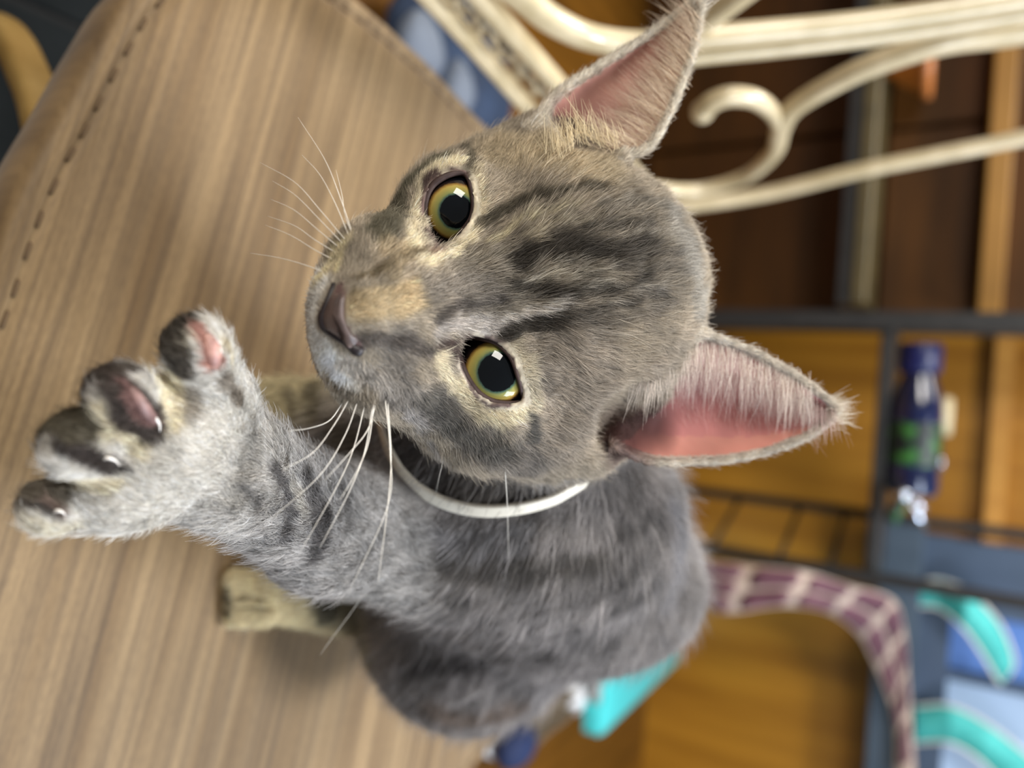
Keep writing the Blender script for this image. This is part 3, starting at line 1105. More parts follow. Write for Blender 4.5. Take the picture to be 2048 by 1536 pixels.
# ---- whiskers
M_wh = simple('whisker_hair', (238, 232, 220), rough=0.35)
wh = []
UP = [((706, 470), (682, 400), (650, 320), (596, 235)), ((700, 478), (672, 410), (640, 350), (604, 310)), ((694, 484), (640, 420), (590, 365), (520, 325)),
      ((690, 492), (640, 440), (590, 390), (545, 362)), ((684, 500), (636, 460), (588, 420), (540, 398)), ((676, 508), (630, 480), (590, 452), (535, 432)),
      ((668, 520), (630, 500), (580, 470), (530, 450)), ((650, 545), (610, 530), (560, 516), (500, 506)), ((706, 474), (690, 430), (684, 390), (672, 340))]
DN = [((688, 800), (660, 840), (620, 856), (576, 862)), ((700, 795), (668, 850), (626, 905), (565, 940)), ((716, 800), (690, 870), (640, 950), (540, 1040)),
      ((730, 808), (706, 900), (670, 980), (600, 1105)), ((745, 810), (730, 900), (700, 980), (640, 1095)), ((748, 800), (738, 880), (715, 940), (680, 1000)),
      ((775, 800), (782, 920), (772, 1040), (756, 1165)), ((770, 795), (780, 900), (776, 1010), (700, 1180)), ((764, 850), (778, 960), (745, 1150), (640, 1310)),
      ((752, 805), (735, 860), (700, 905), (650, 960))]
for L in (UP, DN):
    for q in L:
        h_ = cast(*q[0])
        d0 = (h_[2] if h_ is not None else 186) + 0.5
        pts = []
        for k, (x, y) in enumerate(q):
            d = d0 + (3.0 if L is UP else 1.0) * k * (1 if L is UP else -1.5)
            if L is DN:
                d = d0 - [0, 3, 8, 12][k]
            pts.append(P(x, y, d))
        wh.append((pts, 0.12 if L is UP else 0.14))
wh.append((PL([(1125, 646, 188), (1180, 645, 190), (1230, 648, 193), (1275, 660, 197)]), 0.11))
wh.append((PL([(1010, 940, 205), (1014, 1000, 212), (1016, 1060, 222), (1017, 1120, 232)]), 0.13))
wh.append((PL([(888, 905, 200), (884, 930, 204), (878, 955, 210), (872, 985, 220)]), 0.10))
for pts, r in wh:
    w = mm2w(catmull(np.array(pts), 20))
    sweep('whisker', w, circ(r * 0.001, 6), M_wh, cat, scale=np.linspace(1, 0.25, 20))
print('face parts', round(time.time() - T0, 1))

# ---- fur
tri = np.vstack([Fq[:, [0, 1, 2]], Fq[:, [0, 2, 3]]])
ta, tb, tcx = V[tri[:, 0]], V[tri[:, 1]], V[tri[:, 2]]
tn = np.cross(tb - ta, tcx - ta)
area_t = 0.5 * np.linalg.norm(tn, axis=1)
cent = (ta + tb + tcx) / 3
facing = -(VN[tri].mean(1) * cent).sum(1) / np.linalg.norm(cent, axis=1)
GRP_D = {'head': 15, 'ear_a': 14, 'ear_b': 14, 'body': 6.0, 'foot': 7, 'leg': 8, 'arm': 11, 'paw': 17}
dens = sum(W[g][tri].mean(1) * GRP_D[g] for g in GN)
dens = dens * np.where(facing > -0.25, 1.0, 0.3)
fl_t = FL[tri].mean(1)
dens = dens * (fl_t > 0.25) * np.clip(4.2 / np.maximum(fl_t, 1), 0.8, 1.6)
wt = area_t * dens
NH = int(wt.sum())
ti = np.searchsorted(np.cumsum(wt), RNG.random(NH) * wt.sum())
ti = np.clip(ti, 0, len(tri) - 1)
u = RNG.random((NH, 2)); fl_ = u.sum(1) > 1
u[fl_] = 1 - u[fl_]
bw = np.c_[1 - u.sum(1), u]
T3 = tri[ti]


def interp(A):
    if A.ndim == 1:
        return (A[T3] * bw).sum(1)
    return (A[T3] * bw[:, :, None]).sum(1)


root = interp(V)
nor = interp(VN); nor /= np.linalg.norm(nor, axis=1, keepdims=True) + 1e-9
hl = interp(FL)
hc = interp(CLIN)
# combing direction
flow = np.zeros((NV, 3))
hd = (V - nose_p); hd /= np.linalg.norm(hd, axis=1, keepdims=True)
flow += W['head'][:, None] * hd
ed = P(1690, 812, 226) - P(1290, 800, 214); flow += W['ear_b'][:, None] * ed / np.linalg.norm(ed)
ed = P(1415, 0, 226) - P(1190, 250, 214); flow += W['ear_a'][:, None] * ed / np.linalg.norm(ed)
bd = P(1000, 1330, 385) - P(1120, 900, 290)
flow += W['body'][:, None] * (bd / np.linalg.norm(bd) + np.array([-0.35, 0, 0]))
ad_ = P(300, 860, 160) - P(700, 1060, 240)
flow += (W['arm'] + W['paw'])[:, None] * ad_ / np.linalg.norm(ad_)
flow += (W['leg'] + W['foot'])[:, None] * np.array([-1.0, 0, -0.2])
fl3 = interp(flow)
fl3 += 0.30 * (np.stack([vnoise(root, 4.0, s) for s in (21, 22, 23)], 1) - 0.5) * 2
fl3 += RNG.normal(0, 0.16, (NH, 3))
tang = fl3 - nor * (fl3 * nor).sum(1, keepdims=True)
tang /= np.linalg.norm(tang, axis=1, keepdims=True) + 1e-9
wb = interp(W['body'])
lift_ = 0.36 + 0.16 * RNG.random(NH) + 0.10 * wb
L = hl * (0.65 + 0.6 * RNG.random(NH))
wh_ = interp(W['head'])
fly = RNG.random(NH) < 0.035
L = np.where(fly, L * (1.5 - 0.22 * wh_), L)
lift_ = np.where(fly, lift_ + 0.42 - 0.14 * wh_, lift_)
NPT = 4
pos = np.zeros((NH, NPT, 3))
for k in range(NPT):
    t = k / (NPT - 1)
    bend = lift_ * (1 - 0.35 * t)
    pos[:, k] = root - nor * 0.25 + L[:, None] * t * (tang * (0.75 + 0.25 * t) + nor * bend[:, None])
clump = (np.stack([vnoise(root, 2.4, s) for s in (31, 32, 33)], 1) - 0.5)
pos[:, 2] += clump * (L * 0.18)[:, None]
pos[:, 3] += clump * (L * 0.42)[:, None]
# keep hair out of the eye openings
for e in (EYE_A, EYE_B):
    near = np.linalg.norm(root - e['c'], axis=1) < e['r'] + 8
    tip = pos[:, 3]
    tx = tip[near, 0] / tip[near, 2] * FPX + 1024; ty = tip[near, 1] / tip[near, 2] * FPX + 768
    bad = np.nonzero(near)[0][poly_sd(tx, ty, e['lid']) < 3]
    pos[bad, 1:] = pos[bad, :1] + (pos[bad, 1:] - pos[bad, :1]) * 0.15
along = (root * tang).sum(1, keepdims=True)
sq = root - 0.8 * tang * along
streak_n = 0.6 * (vnoise(sq, 1.1, 41) - 0.5) + 0.4 * (vnoise(root, 3.0, 42) - 0.5)
var = (1 + RNG.normal(0, 0.15, NH)) * (1 + 0.75 * streak_n)
lightt = RNG.random(NH)
hc = hc * var[:, None]
guard = lightt > 0.86
hc = np.where(guard[:, None], hc * 1.38 + 0.02, hc)
hc = np.where((lightt < 0.14)[:, None], hc * 0.55, hc)
rad = (0.045 + 0.022 * wb) * (0.7 + 0.6 * RNG.random(NH)) * np.where(guard, 1.3, 1.0)
ALL = [(pos, hc, rad)]


# long hairs in the ears
def tuft(roots, dirs, n, length, col, rr=0.045, spread=0.25, curl=0.2):
    rts = np.array(roots, float)
    k = RNG.random(n) * (len(rts) - 1)
    i = np.minimum(k.astype(int), len(rts) - 2); f_ = (k - i)[:, None]
    r_ = rts[i] * (1 - f_) + rts[i + 1] * f_
    ds = np.array(dirs, float)
    d_ = ds[i] * (1 - f_) + ds[i + 1] * f_
    d_ /= np.linalg.norm(d_, axis=1, keepdims=True)
    d_ += RNG.normal(0, spread, (n, 3)) * np.array([1, 1, 0.6])
    r_ = r_ + RNG.normal(0, 1.5, (n, 3)) * np.array([1, 1, 0.3])
    Ln = length * (0.45 + 0.8 * RNG.random(n))
    p = np.zeros((n, NPT, 3))
    for q in range(NPT):
        t = q / (NPT - 1)
        p[:, q] = r_ + d_ * (Ln * t)[:, None] + np.array([0, 0, 1.0]) * (curl * Ln * t * t)[:, None]
    c_ = np.array(lin(col)[:3])[None] * (1 + RNG.normal(0, 0.12, (n, 1)))
    ALL.append((p, c_, np.full(n, rr) * (0.6 + 0.8 * RNG.random(n))))


def sheet_pts(sh, ts, s0, s1, n, off=-1.8):
    rows = []
    for s in np.linspace(s0, s1, n):
        v = sh[int(s * (sh.shape[0] - 1)), int(ts * (sh.shape[1] - 1))]
        rows.append(v + np.array([0, 0, off]))
    return rows


rB = sheet_pts(EAR_B, 0.05, 0.0, 0.75, 6)
tuft(rB, [(-0.15, 1, -0.25), (-0.08, 1, -0.25), (-0.02, 1, -0.2), (0.0, 1, -0.1), (0.05, 1, 0), (0.1, 1, 0)], 900, 13.5, (232, 220, 208), 0.05, 0.13, 0.25)
rB2 = sheet_pts(EAR_B, 0.3, 0.15, 0.95, 6, -2.4)
tuft(rB2, [(0.1, 1, -0.2)] * 6, 800, 8.5, (218, 196, 190), 0.04, 0.22, 0.25)
rB3 = sheet_pts(EAR_B, 0.6, 0.3, 0.95, 6, -1.9)
tuft(rB3, [(0.25, 1, -0.1)] * 6, 180, 6.0, (226, 190, 184), 0.03, 0.25, 0.2)
rA = sheet_pts(EAR_A, 0.05, 0.0, 0.9, 6)
tuft(rA, [(-1, -0.55, -0.2), (-1, -0.6, -0.2), (-1, -0.75, -0.15), (-0.9, -0.9, 0), (-0.8, -0.9, 0), (-0.7, -1, 0)], 700, 13.0, (230, 214, 192), 0.05, 0.14, 0.3)
rA2 = sheet_pts(EAR_A, 0.35, 0.05, 0.95, 6, -2.4)
tuft(rA2, [(-0.9, -0.75, -0.15)] * 6, 420, 8.0, (226, 204, 184), 0.04, 0.2, 0.25)
tuft([P(1100, 300, 196), P(1165, 270, 200), P(1235, 285, 203)], [(-0.1, -1, -0.1), (-0.3, -1, -0.1), (-0.5, -1, 0)], 260, 7.0, (226, 210, 176), 0.055, 0.25, 0.2)
# tuft at the ear tip and fringe of the edges
tuft([P(1655, 800, 223), P(1680, 820, 224), P(1672, 845, 224)], [(1, -0.25, 0), (1, -0.05, 0), (1, 0.2, 0)], 140, 5.0, (236, 228, 214), 0.045, 0.25, 0)
tuft([P(1400, 10, 224), P(1405, 0, 225)], [(1, -0.7, 0), (1, -0.7, 0)], 60, 4.0, (236, 228, 214), 0.045, 0.25, 0)

posA = np.vstack([a[0] for a in ALL]); colA = np.vstack([a[1] for a in ALL]); radA = np.concatenate([a[2] for a in ALL])
NH = len(posA)
hcv = bpy.data.hair_curves.new('fur')
hcv.add_curves([NPT] * NH)
fw = mm2w(posA.reshape(-1, 3))
hcv.attributes['position'].data.foreach_set('vector', fw.astype(np.float32).ravel())
ra = hcv.attributes.get('radius') or hcv.attributes.new('radius', 'FLOAT', 'POINT')
taper = np.array([1.0, 0.9, 0.65, 0.2])
ra.data.foreach_set('value', (radA[:, None] * taper[None] * 0.001).astype(np.float32).ravel())
ca = hcv.attributes.new('coat', 'FLOAT_COLOR', 'CURVE')
ca.data.foreach_set('color', np.hstack([np.clip(colA, 0.004, 0.95), np.ones((NH, 1))]).astype(np.float32).ravel())
M_fur, nt, b_ = mat_base('cat_fur', (150, 140, 130), 0.6, spec=0.25)
an = nt.nodes.new('ShaderNodeAttribute'); an.attribute_name = 'coat'
nt.links.new(an.outputs['Color'], b_.inputs['Base Color'])
tr_ = nt.nodes.new('ShaderNodeBsdfTranslucent')
nt.links.new(an.outputs['Color'], tr_.inputs['Color'])
mxs = nt.nodes.new('ShaderNodeMixShader'); mxs.inputs[0].default_value = 0.32
nt.links.new(b_.outputs[0], mxs.inputs[1]); nt.links.new(tr_.outputs[0], mxs.inputs[2])
nt.links.new(mxs.outputs[0], nt.nodes['Material Output'].inputs['Surface'])
hcv.materials.append(M_fur)
fur = bpy.data.objects.new('fur', hcv)
COL.objects.link(fur)
fur.parent = cat
fur.matrix_parent_inverse = parent_world(cat).inverted()
fur['kind'] = 'stuff'
fur['label'] = 'short grey tabby fur'
print('fur', NH, round(time.time() - T0, 1))
# ------------------------------------------------------------------ the chair the cat sits on
M_cream = simple('cream_enamel', (184, 168, 132), (206, 190, 156), 40, rough=0.28, spec=0.5, coat=0.3)
M_leg = simple('shaded_cream_enamel', (134, 106, 56), (156, 128, 76), 30, rough=0.4)  # cream enamel of the legs, darkened to stand for shade below the seat
M_rod = simple('twist_shaded_metal', (96, 80, 56), (170, 154, 124), 160, rough=0.35)  # dark gaps and pale highlights of the twist mixed into the colour
M_stitch = simple('dark_thread', (88, 68, 44), rough=0.8)
GR = math.atan2(0.229, -0.973)
M_fab, nt, b_ = mat_base('striped_fabric', (170, 140, 100), 0.62, spec=0.35)
b_.inputs['Sheen Weight'].default_value = 0.15
tc = nt.nodes.new('ShaderNodeTexCoord')
mp = nt.nodes.new('ShaderNodeMapping'); mp.inputs['Rotation'].default_value = (0, 0, -GR)
nt.links.new(tc.outputs['Object'], mp.inputs['Vector'])


def streak(scale, sx, sy, c1, c2, lo, hi, detail=4):
    m2 = nt.nodes.new('ShaderNodeMapping'); m2.inputs['Scale'].default_value = (sx, sy, 0.0)
    nt.links.new(mp.outputs[0], m2.inputs['Vector'])
    n = nt.nodes.new('ShaderNodeTexNoise'); n.inputs['Scale'].default_value = scale; n.inputs['Detail'].default_value = detail
    nt.links.new(m2.outputs[0], n.inputs['Vector'])
    r = nt.nodes.new('ShaderNodeValToRGB')
    r.color_ramp.elements[0].position = lo; r.color_ramp.elements[1].position = hi
    r.color_ramp.elements[0].color = lin(c1); r.color_ramp.elements[1].color = lin(c2)
    nt.links.new(n.outputs['Fac'], r.inputs[0])
    return r, n


def mixc(a, b, mode, fac):
    mx = nt.nodes.new('ShaderNodeMix'); mx.data_type = 'RGBA'; mx.blend_type = mode
    mx.inputs['Factor'].default_value = fac
    nt.links.new(a, mx.inputs[6]); nt.links.new(b, mx.inputs[7])
    return mx.outputs[2]


s1, n1 = streak(1.0, 3.0, 75, (104, 80, 47), (142, 118, 83), 0.28, 0.72)
s2, n2 = streak(1.0, 5.0, 260, (150, 140, 130), (255, 255, 255), 0.34, 0.58, 3)
s3, n3 = streak(1.0, 220, 700, (190, 184, 176), (255, 255, 255), 0.3, 0.6, 2)
c_ = mixc(s1.outputs[0], s2.outputs[0], 'MULTIPLY', 0.6)
c_ = mixc(c_, s3.outputs[0], 'MULTIPLY', 0.35)
nt.links.new(c_, b_.inputs['Base Color'])
bp = nt.nodes.new('ShaderNodeBump'); bp.inputs['Strength'].default_value = 0.25; bp.inputs['Distance'].default_value = 0.001
nt.links.new(n2.outputs['Fac'], bp.inputs['Height']); nt.links.new(bp.outputs[0], b_.inputs['Normal'])

chair = empty('chair', (0.06, 0.38, 0), 'cream metal scroll back chair with striped tan seat under the cat', 'chair')
outl = [(-0.003, 0.129), (-0.038, 0.1375), (-0.061, 0.1445), (-0.084, 0.154), (-0.112, 0.165), (-0.139, 0.178), (-0.166, 0.202), (-0.181, 0.234), (-0.185, 0.271), (-0.183, 0.306), (-0.180, 0.328), (-0.177, 0.349),
        (-0.168, 0.388), (-0.155, 0.44), (-0.12, 0.51), (-0.05, 0.565), (0.05, 0.59), (0.15, 0.58), (0.225, 0.535), (0.268, 0.46), (0.285, 0.36), (0.283, 0.25), (0.258, 0.16), (0.20, 0.112), (0.13, 0.099), (0.06, 0.109)]
ring = catmull(np.array(outl), 180, closed=True)
tg = np.roll(ring, -1, 0) - np.roll(ring, 1, 0)
nn = np.stack([tg[:, 1], -tg[:, 0]], 1)
nn /= np.linalg.norm(nn, axis=1, keepdims=True)
if ((ring - ring.mean(0)) * nn).sum(1).mean() < 0:
    nn = -nn
prof = [(-0.03, 0.0), (-0.004, 0.0), (-0.001, -0.001), (0.0003, -0.0032), (0.0018, -0.0012), (0.004, 0.0005), (0.0066, 0.0002), (0.009, -0.002), (0.0103, -0.006), (0.0103, -0.014), (0.009, -0.026), (0.005, -0.032), (-0.01, -0.034)]
bm = bmesh.new()
rows = []
for off, z in prof:
    rows.append([bm.verts.new((r[0] + n_[0] * off, r[1] + n_[1] * off, SEAT_Z + z)) for r, n_ in zip(ring, nn)])
for a, b in zip(rows[:-1], rows[1:]):
    for j in range(len(a)):
        j2 = (j + 1) % len(a)
        bm.faces.new((a[j], b[j], b[j2], a[j2]))
bm.faces.new(rows[0]); bm.faces.new(rows[-1])
bmesh.ops.recalc_face_normals(bm, faces=bm.faces)
seat = bm_obj('seat', bm, M_fab, chair)
bm = bmesh.new()
acc = 0.0
for j in range(len(ring)):
    acc += np.linalg.norm(ring[j] - ring[j - 1])
    if acc > 0.0105:
        acc = 0
        a_ = math.atan2(tg[j][1], tg[j][0])
        box_bm(bm, (ring[j][0] + nn[j][0] * 0.0006, ring[j][1] + nn[j][1] * 0.0006, SEAT_Z - 0.0022), (0.0066, 0.0015, 0.0026), Matrix.Rotation(a_, 3, 'Z'), 0.0006, 1)
stt = bm_obj('stitching', bm, M_stitch, seat)
stt['kind'] = 'stuff'
lo_ring = np.c_[ring - nn * 0.02, np.full(len(ring), SEAT_Z - 0.042)]
sweep('seat_frame', lo_ring[::2], rrect(0.018, 0.014, 0.004), M_cream, chair, closed=True, up=(0, 0, 1))

# backrest: flat bars standing in one leaning plane along the left edge of the seat
REC = math.radians(10)
BP0 = np.array([-0.192, 0.30, 0.50])
BN = np.array([math.cos(REC), 0, math.sin(REC)])


def bk(pts, n):
    q = catmull(np.array(pts, float), n)
    return np.array([on_plane(x, y, BP0, BN) for x, y in q])


DEPTH = 0.013


def bar(name, pts, w0, w1=None, n=40, depth=DEPTH, inset=0.0, parent=None, round_=0.3):
    w = bk(pts, n)
    w1 = w1 or w0
    c_ = w - BN * (depth / 2 + inset)
    T, A, B = frames(c_, False, BN)
    V_, F_ = [], []
    for i in range(n):
        ww = w0 + (w1 - w0) * i / (n - 1)
        pr_ = rrect(depth, ww, min(depth, ww) * round_, 4)
        for q in pr_:
            V_.append(c_[i] + A[i] * q[0] + B[i] * q[1])
    k = len(pr_)
    for i in range(n - 1):
        for j in range(k):
            j2 = (j + 1) % k
            F_.append((i * k + j, i * k + j2, (i + 1) * k + j2, (i + 1) * k + j))
    F_.append(tuple(range(k))[::-1]); F_.append(tuple((n - 1) * k + j for j in range(k)))
    return link_mesh(name, mesh_from(name, V_, F_), M_cream, parent or chair)


bar('back_rail', [(640, -190), (845, 0), (1040, 213), (1150, 338), (1260, 470)], 0.0068, 0.0085)
bar('back_rail', [(780, -190), (948, 0), (1092, 158), (1210, 288), (1290, 380)], 0.0075, 0.0095)
rope = bk([(700, -190), (890, -5), (1068, 187), (1170, 302), (1270, 420)], 260)
rp_ = rope - BN * 0.006
sweep('twisted_rod', rp_, [(0.0042 * math.cos(t) * (1 + 0.6 * math.cos(2 * t)) / 1.2, 0.0042 * math.sin(t) * (1 + 0.6 * math.cos(2 * t)) / 1.2) for t in np.linspace(0, 2 * math.pi, 17)[:-1]], M_rod, chair, up=BN, twist=0.22)
# lyre bar and its pair of upright ribs
bar('scroll_bar', [(900, -110), (972, -40), (1036, 8), (1106, 62), (1190, 98), (1300, 108), (1418, 95), (1670, 72), (1860, 48), (2060, 16), (2300, -30)], 0.016, 0.0125, 70, round_=0.42)
bar('scroll_bar', [(1290, 142), (1418, 126), (1560, 112), (1715, 94), (1890, 70), (2060, 42), (2300, -2)], 0.0105, 0.0125, 50, round_=0.42)
bar('scroll_bar', [(1330, 112), (1400, 72), (1440, 44), (1505, -4), (1580, -60), (1640, -120)], 0.013, 0.013, 40, round_=0.42)
bar('scroll_bar', [(2300, 36), (2050, 84), (1898, 104), (1761, 144), (1670, 184), (1590, 232), (1564, 272), (1550, 318), (1498, 364), (1420, 390), (1350, 394), (1250, 380)], 0.020, 0.011, 80, round_=0.45)
bar('scroll_bar', [(1562, 268), (1546, 240), (1512, 216), (1466, 210), (1430, 220), (1408, 238)], 0.011, 0.016, 40, round_=0.45)
ep = on_plane(1407, 240, BP0, BN) - BN * DEPTH / 2
bm = bmesh.new(); bmesh.ops.create_uvsphere(bm, u_segments=20, v_segments=12, radius=0.0085)
bmesh.ops.translate(bm, verts=bm.verts, vec=Vector(ep)); bm_obj('scroll_end', bm, M_cream, chair)
bar('back_upright', [(1160, 452), (1350, 428), (1533, 400), (1715, 356), (1898, 320), (2050, 290), (2300, 236)], 0.0165, 0.0165, 60, round_=0.42)
bar('top_rail', [(2290, -200), (2330, -60), (2345, 60), (2330, 200), (2290, 330)], 0.02, 0.02, 30)
# legs
lp = [on_z(50, 512, SEAT_Z - 0.035), on_z(92, 400, SEAT_Z - 0.055), on_z(100, 300, SEAT_Z - 0.085), on_z(62, 160, SEAT_Z - 0.13), on_z(-20, 50, SEAT_Z - 0.19)]
d_ = lp[-1] - lp[-2]
lp += [lp[-1] + np.array([d_[0] * 0.3, d_[1] * 0.3, -0.12]), np.array([lp[-1][0] - 0.01, lp[-1][1] - 0.01, 0.0058])]
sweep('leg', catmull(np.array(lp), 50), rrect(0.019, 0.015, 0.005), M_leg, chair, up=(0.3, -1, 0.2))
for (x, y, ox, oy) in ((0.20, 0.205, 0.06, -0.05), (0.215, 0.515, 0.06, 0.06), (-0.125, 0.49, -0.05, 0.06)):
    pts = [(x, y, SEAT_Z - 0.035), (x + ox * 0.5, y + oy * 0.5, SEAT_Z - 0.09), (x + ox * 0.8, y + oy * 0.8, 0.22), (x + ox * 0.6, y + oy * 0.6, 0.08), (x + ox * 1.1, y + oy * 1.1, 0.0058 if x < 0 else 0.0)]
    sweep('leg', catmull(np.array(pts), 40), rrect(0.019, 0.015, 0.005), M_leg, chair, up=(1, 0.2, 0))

# ------------------------------------------------------------------ dark slate tiles set on the floor at the left of the chair
M_tile = simple('slate_tile', (17, 21, 23), (25, 29, 31), 14, rough=0.8, spec=0.1)
tbm = bmesh.new(); box_bm(tbm, (0, 0, 0), (0.174, 0.174, 0.008), None, 0.002, 1)
tme = bpy.data.meshes.new('tile'); tbm.to_mesh(tme); tbm.free(); tme.materials.append(M_tile)
for i in range(5):
    for j in range(4):
        o = bpy.data.objects.new('tile', tme); COL.objects.link(o)
        o.parent = floor_o; o.matrix_parent_inverse = parent_world(floor_o).inverted()
        o.location = (-0.40 + (i - 2) * 0.181, 0.25 + (j - 1.5) * 0.181, 0.0015)
box('grout', (-0.40, 0.25, 0.0008), (0.91, 0.73, 0.0016), simple('tile_grout', (14, 15, 16), rough=0.9), floor_o)

# ------------------------------------------------------------------ crumpled blue bag beyond the left edge of the seat
M_blue = simple('blue_cloth', (18, 34, 56), (30, 50, 78), 12, rough=0.8)
M_pale = simple('pale_print', (88, 96, 110), (112, 120, 132), 12, rough=0.8)
b0 = on_z(880, 165, 0.06)
bag = empty('cloth_bag', (b0[0], b0[1], 0), 'crumpled blue cloth bag with pale patches on the floor beyond the seat', 'bag')
bm = bmesh.new(); bmesh.ops.create_icosphere(bm, subdivisions=4, radius=1)
for v in bm.verts:
    q = np.array(v.co)
    n_ = 0.75 + 0.5 * vnoise(q[None] * 10, 7.0, 3)[0] + 0.25 * vnoise(q[None] * 10, 3.0, 5)[0]
    v.co = Vector((b0[0] + q[0] * 0.10 * n_, b0[1] + q[1] * 0.11 * n_, max(0.001, 0.07 + q[2] * 0.075 * n_)))
bm_obj('bag_body', bm, M_blue, bag)
for (px_, py_, sx_, sy_) in ((842, 100, 0.045, 0.020), (915, 182, 0.04, 0.014)):
    c0 = on_z(px_, py_, 0.125)
    bm = bmesh.new(); bmesh.ops.create_icosphere(bm, subdivisions=3, radius=1)
    for v in bm.verts:
        q = np.array(v.co); n_ = 0.85 + 0.3 * vnoise(q[None] * 10, 6.0, 9)[0]
        v.co = Vector((c0[0] + q[0] * sx_ * n_, c0[1] + q[1] * sy_ * 2 * n_, c0[2] + q[2] * 0.02 * n_))
    bm_obj('pale_patch', bm, M_pale, bag)

# ------------------------------------------------------------------ shallow storage box with a turquoise lid
M_turq = simple('turquoise_plastic', (70, 200, 202), (76, 208, 210), 6, rough=0.35)
M_clear, nt2, b2 = mat_base('clear_plastic', (196, 200, 200), 0.25)
b2.inputs['Transmission Weight'].default_value = 0.35
LZ = 0.115
fr = on_z(1204, 1496, LZ); br = on_z(1358, 1308, LZ)
x1 = (fr[0] + br[0]) / 2; y0, y1 = fr[1], br[1]
x0 = x1 - 0.40
tub = empty('storage_box', ((x0 + x1) / 2, (y0 + y1) / 2, 0), 'shallow clear storage box with turquoise lid on the wooden floor', 'storage box')
box('box_body', ((x0 + x1) / 2, (y0 + y1) / 2, 0.048), (x1 - x0 - 0.04, y1 - y0 - 0.03, 0.096), M_clear, tub, bevel=0.012, seg=3)
bm = bmesh.new()
box_bm(bm, ((x0 + x1) / 2, (y0 + y1) / 2, LZ - 0.008), (x1 - x0, y1 - y0, 0.016), None, 0.006, 3)
lid = bm_obj('lid', bm, M_turq, tub)
box('lid_rim', ((x0 + x1) / 2, y0 + 0.006, LZ - 0.020), (x1 - x0 - 0.12, 0.010, 0.016), simple('white_plastic', (214, 216, 216), rough=0.4), lid, bevel=0.003)
box('clip', (x1 - 0.035, y0 - 0.006, LZ - 0.026), (0.07, 0.014, 0.042), M_turq, tub, bevel=0.005, seg=3)

# ------------------------------------------------------------------ navy shoe on the floor right of the cat
M_navy = simple('navy_canvas', (14, 30, 66), (22, 40, 80), 60, rough=0.8)
M_white = simple('white_rubber', (206, 208, 212), (220, 222, 224), 30, rough=0.5)
M_lin = simple('brown_lining', (120, 74, 20), (140, 90, 30), 30, rough=0.8)
s0, s1_ = on_z(1140, 1385, 0.03), on_z(985, 1500, 0.03)
sd = s1_ - s0; sd[2] = 0; sl = np.linalg.norm(sd); sd /= sl; sn = np.array([-sd[1], sd[0], 0])
shoe = empty('shoe', tuple(s0 * 0.5 + s1_ * 0.5 - np.array([0, 0, 0.03])), 'grey brown shoe with white toe cap and navy heel on the wooden floor', 'shoe')
shl = sl * 1.06


def shoe_ring(off, z, k=40):
    out = []
    for j in range(k):
        a = 2 * math.pi * j / k
        u_, v_ = math.cos(a), math.sin(a)
        wd = 0.042 * (1 + 0.12 * math.cos(a)) * (1 - 0.22 * math.exp(-((u_ - 0.0) / 0.35) ** 2))
        p = (s0 + s1_) / 2 + sd * u_ * (shl / 2 + off) + sn * v_ * (wd + off)
        out.append((p[0], p[1], z))
    return out


def loft(name, rings, mat, parent, capb=True, capt=True):
    k = len(rings[0]); V_ = [v for r in rings for v in r]; F_ = []
    for i in range(len(rings) - 1):
        for j in range(k):
            j2 = (j + 1) % k
            F_.append((i * k + j, i * k + j2, (i + 1) * k + j2, (i + 1) * k + j))
    if capb: F_.append(tuple(range(k))[::-1])
    if capt: F_.append(tuple((len(rings) - 1) * k + j for j in range(k)))
    return link_mesh(name, mesh_from(name, V_, F_), mat, parent)


loft('sole', [shoe_ring(-0.004, 0.0), shoe_ring(0.002, 0.004), shoe_ring(0.003, 0.022), shoe_ring(-0.002, 0.027)], M_white, shoe)
loft('upper', [shoe_ring(-0.003, 0.024), shoe_ring(-0.004, 0.05), shoe_ring(-0.012, 0.068), shoe_ring(-0.019, 0.070), shoe_ring(-0.021, 0.05), shoe_ring(-0.016, 0.03)], simple('grey_brown_canvas', (84, 72, 56), (104, 92, 74), 60, rough=0.85), shoe, True, True)
loft('insole', [shoe_ring(-0.02, 0.031), shoe_ring(-0.021, 0.036)], M_lin, shoe)
tcap = bmesh.new(); bmesh.ops.create_uvsphere(tcap, u_segments=20, v_segments=12, radius=1)
Mr = Matrix((tuple(sd) + (0,), tuple(sn) + (0,), (0, 0, 1, 0), (0, 0, 0, 1))).transposed()
bmesh.ops.transform(tcap, matrix=Matrix.Translation(Vector(((s0 + s1_) / 2 - sd * (shl / 2 - 0.03)) + np.array([0, 0, 0.012]))) @ Mr @ Matrix.Diagonal((0.036, 0.040, 0.034, 1)), verts=tcap.verts)
bm_obj('toe_cap', tcap, M_white, shoe)
hcap = bmesh.new(); bmesh.ops.create_uvsphere(hcap, u_segments=20, v_segments=12, radius=1)
bmesh.ops.transform(hcap, matrix=Matrix.Translation(Vector(((s0 + s1_) / 2 + sd * (shl / 2 - 0.055)) + np.array([0, 0, 0.026]))) @ Mr @ Matrix.Diagonal((0.060, 0.042, 0.036, 1)), verts=hcap.verts)
bm_obj('heel', hcap, M_navy, shoe)

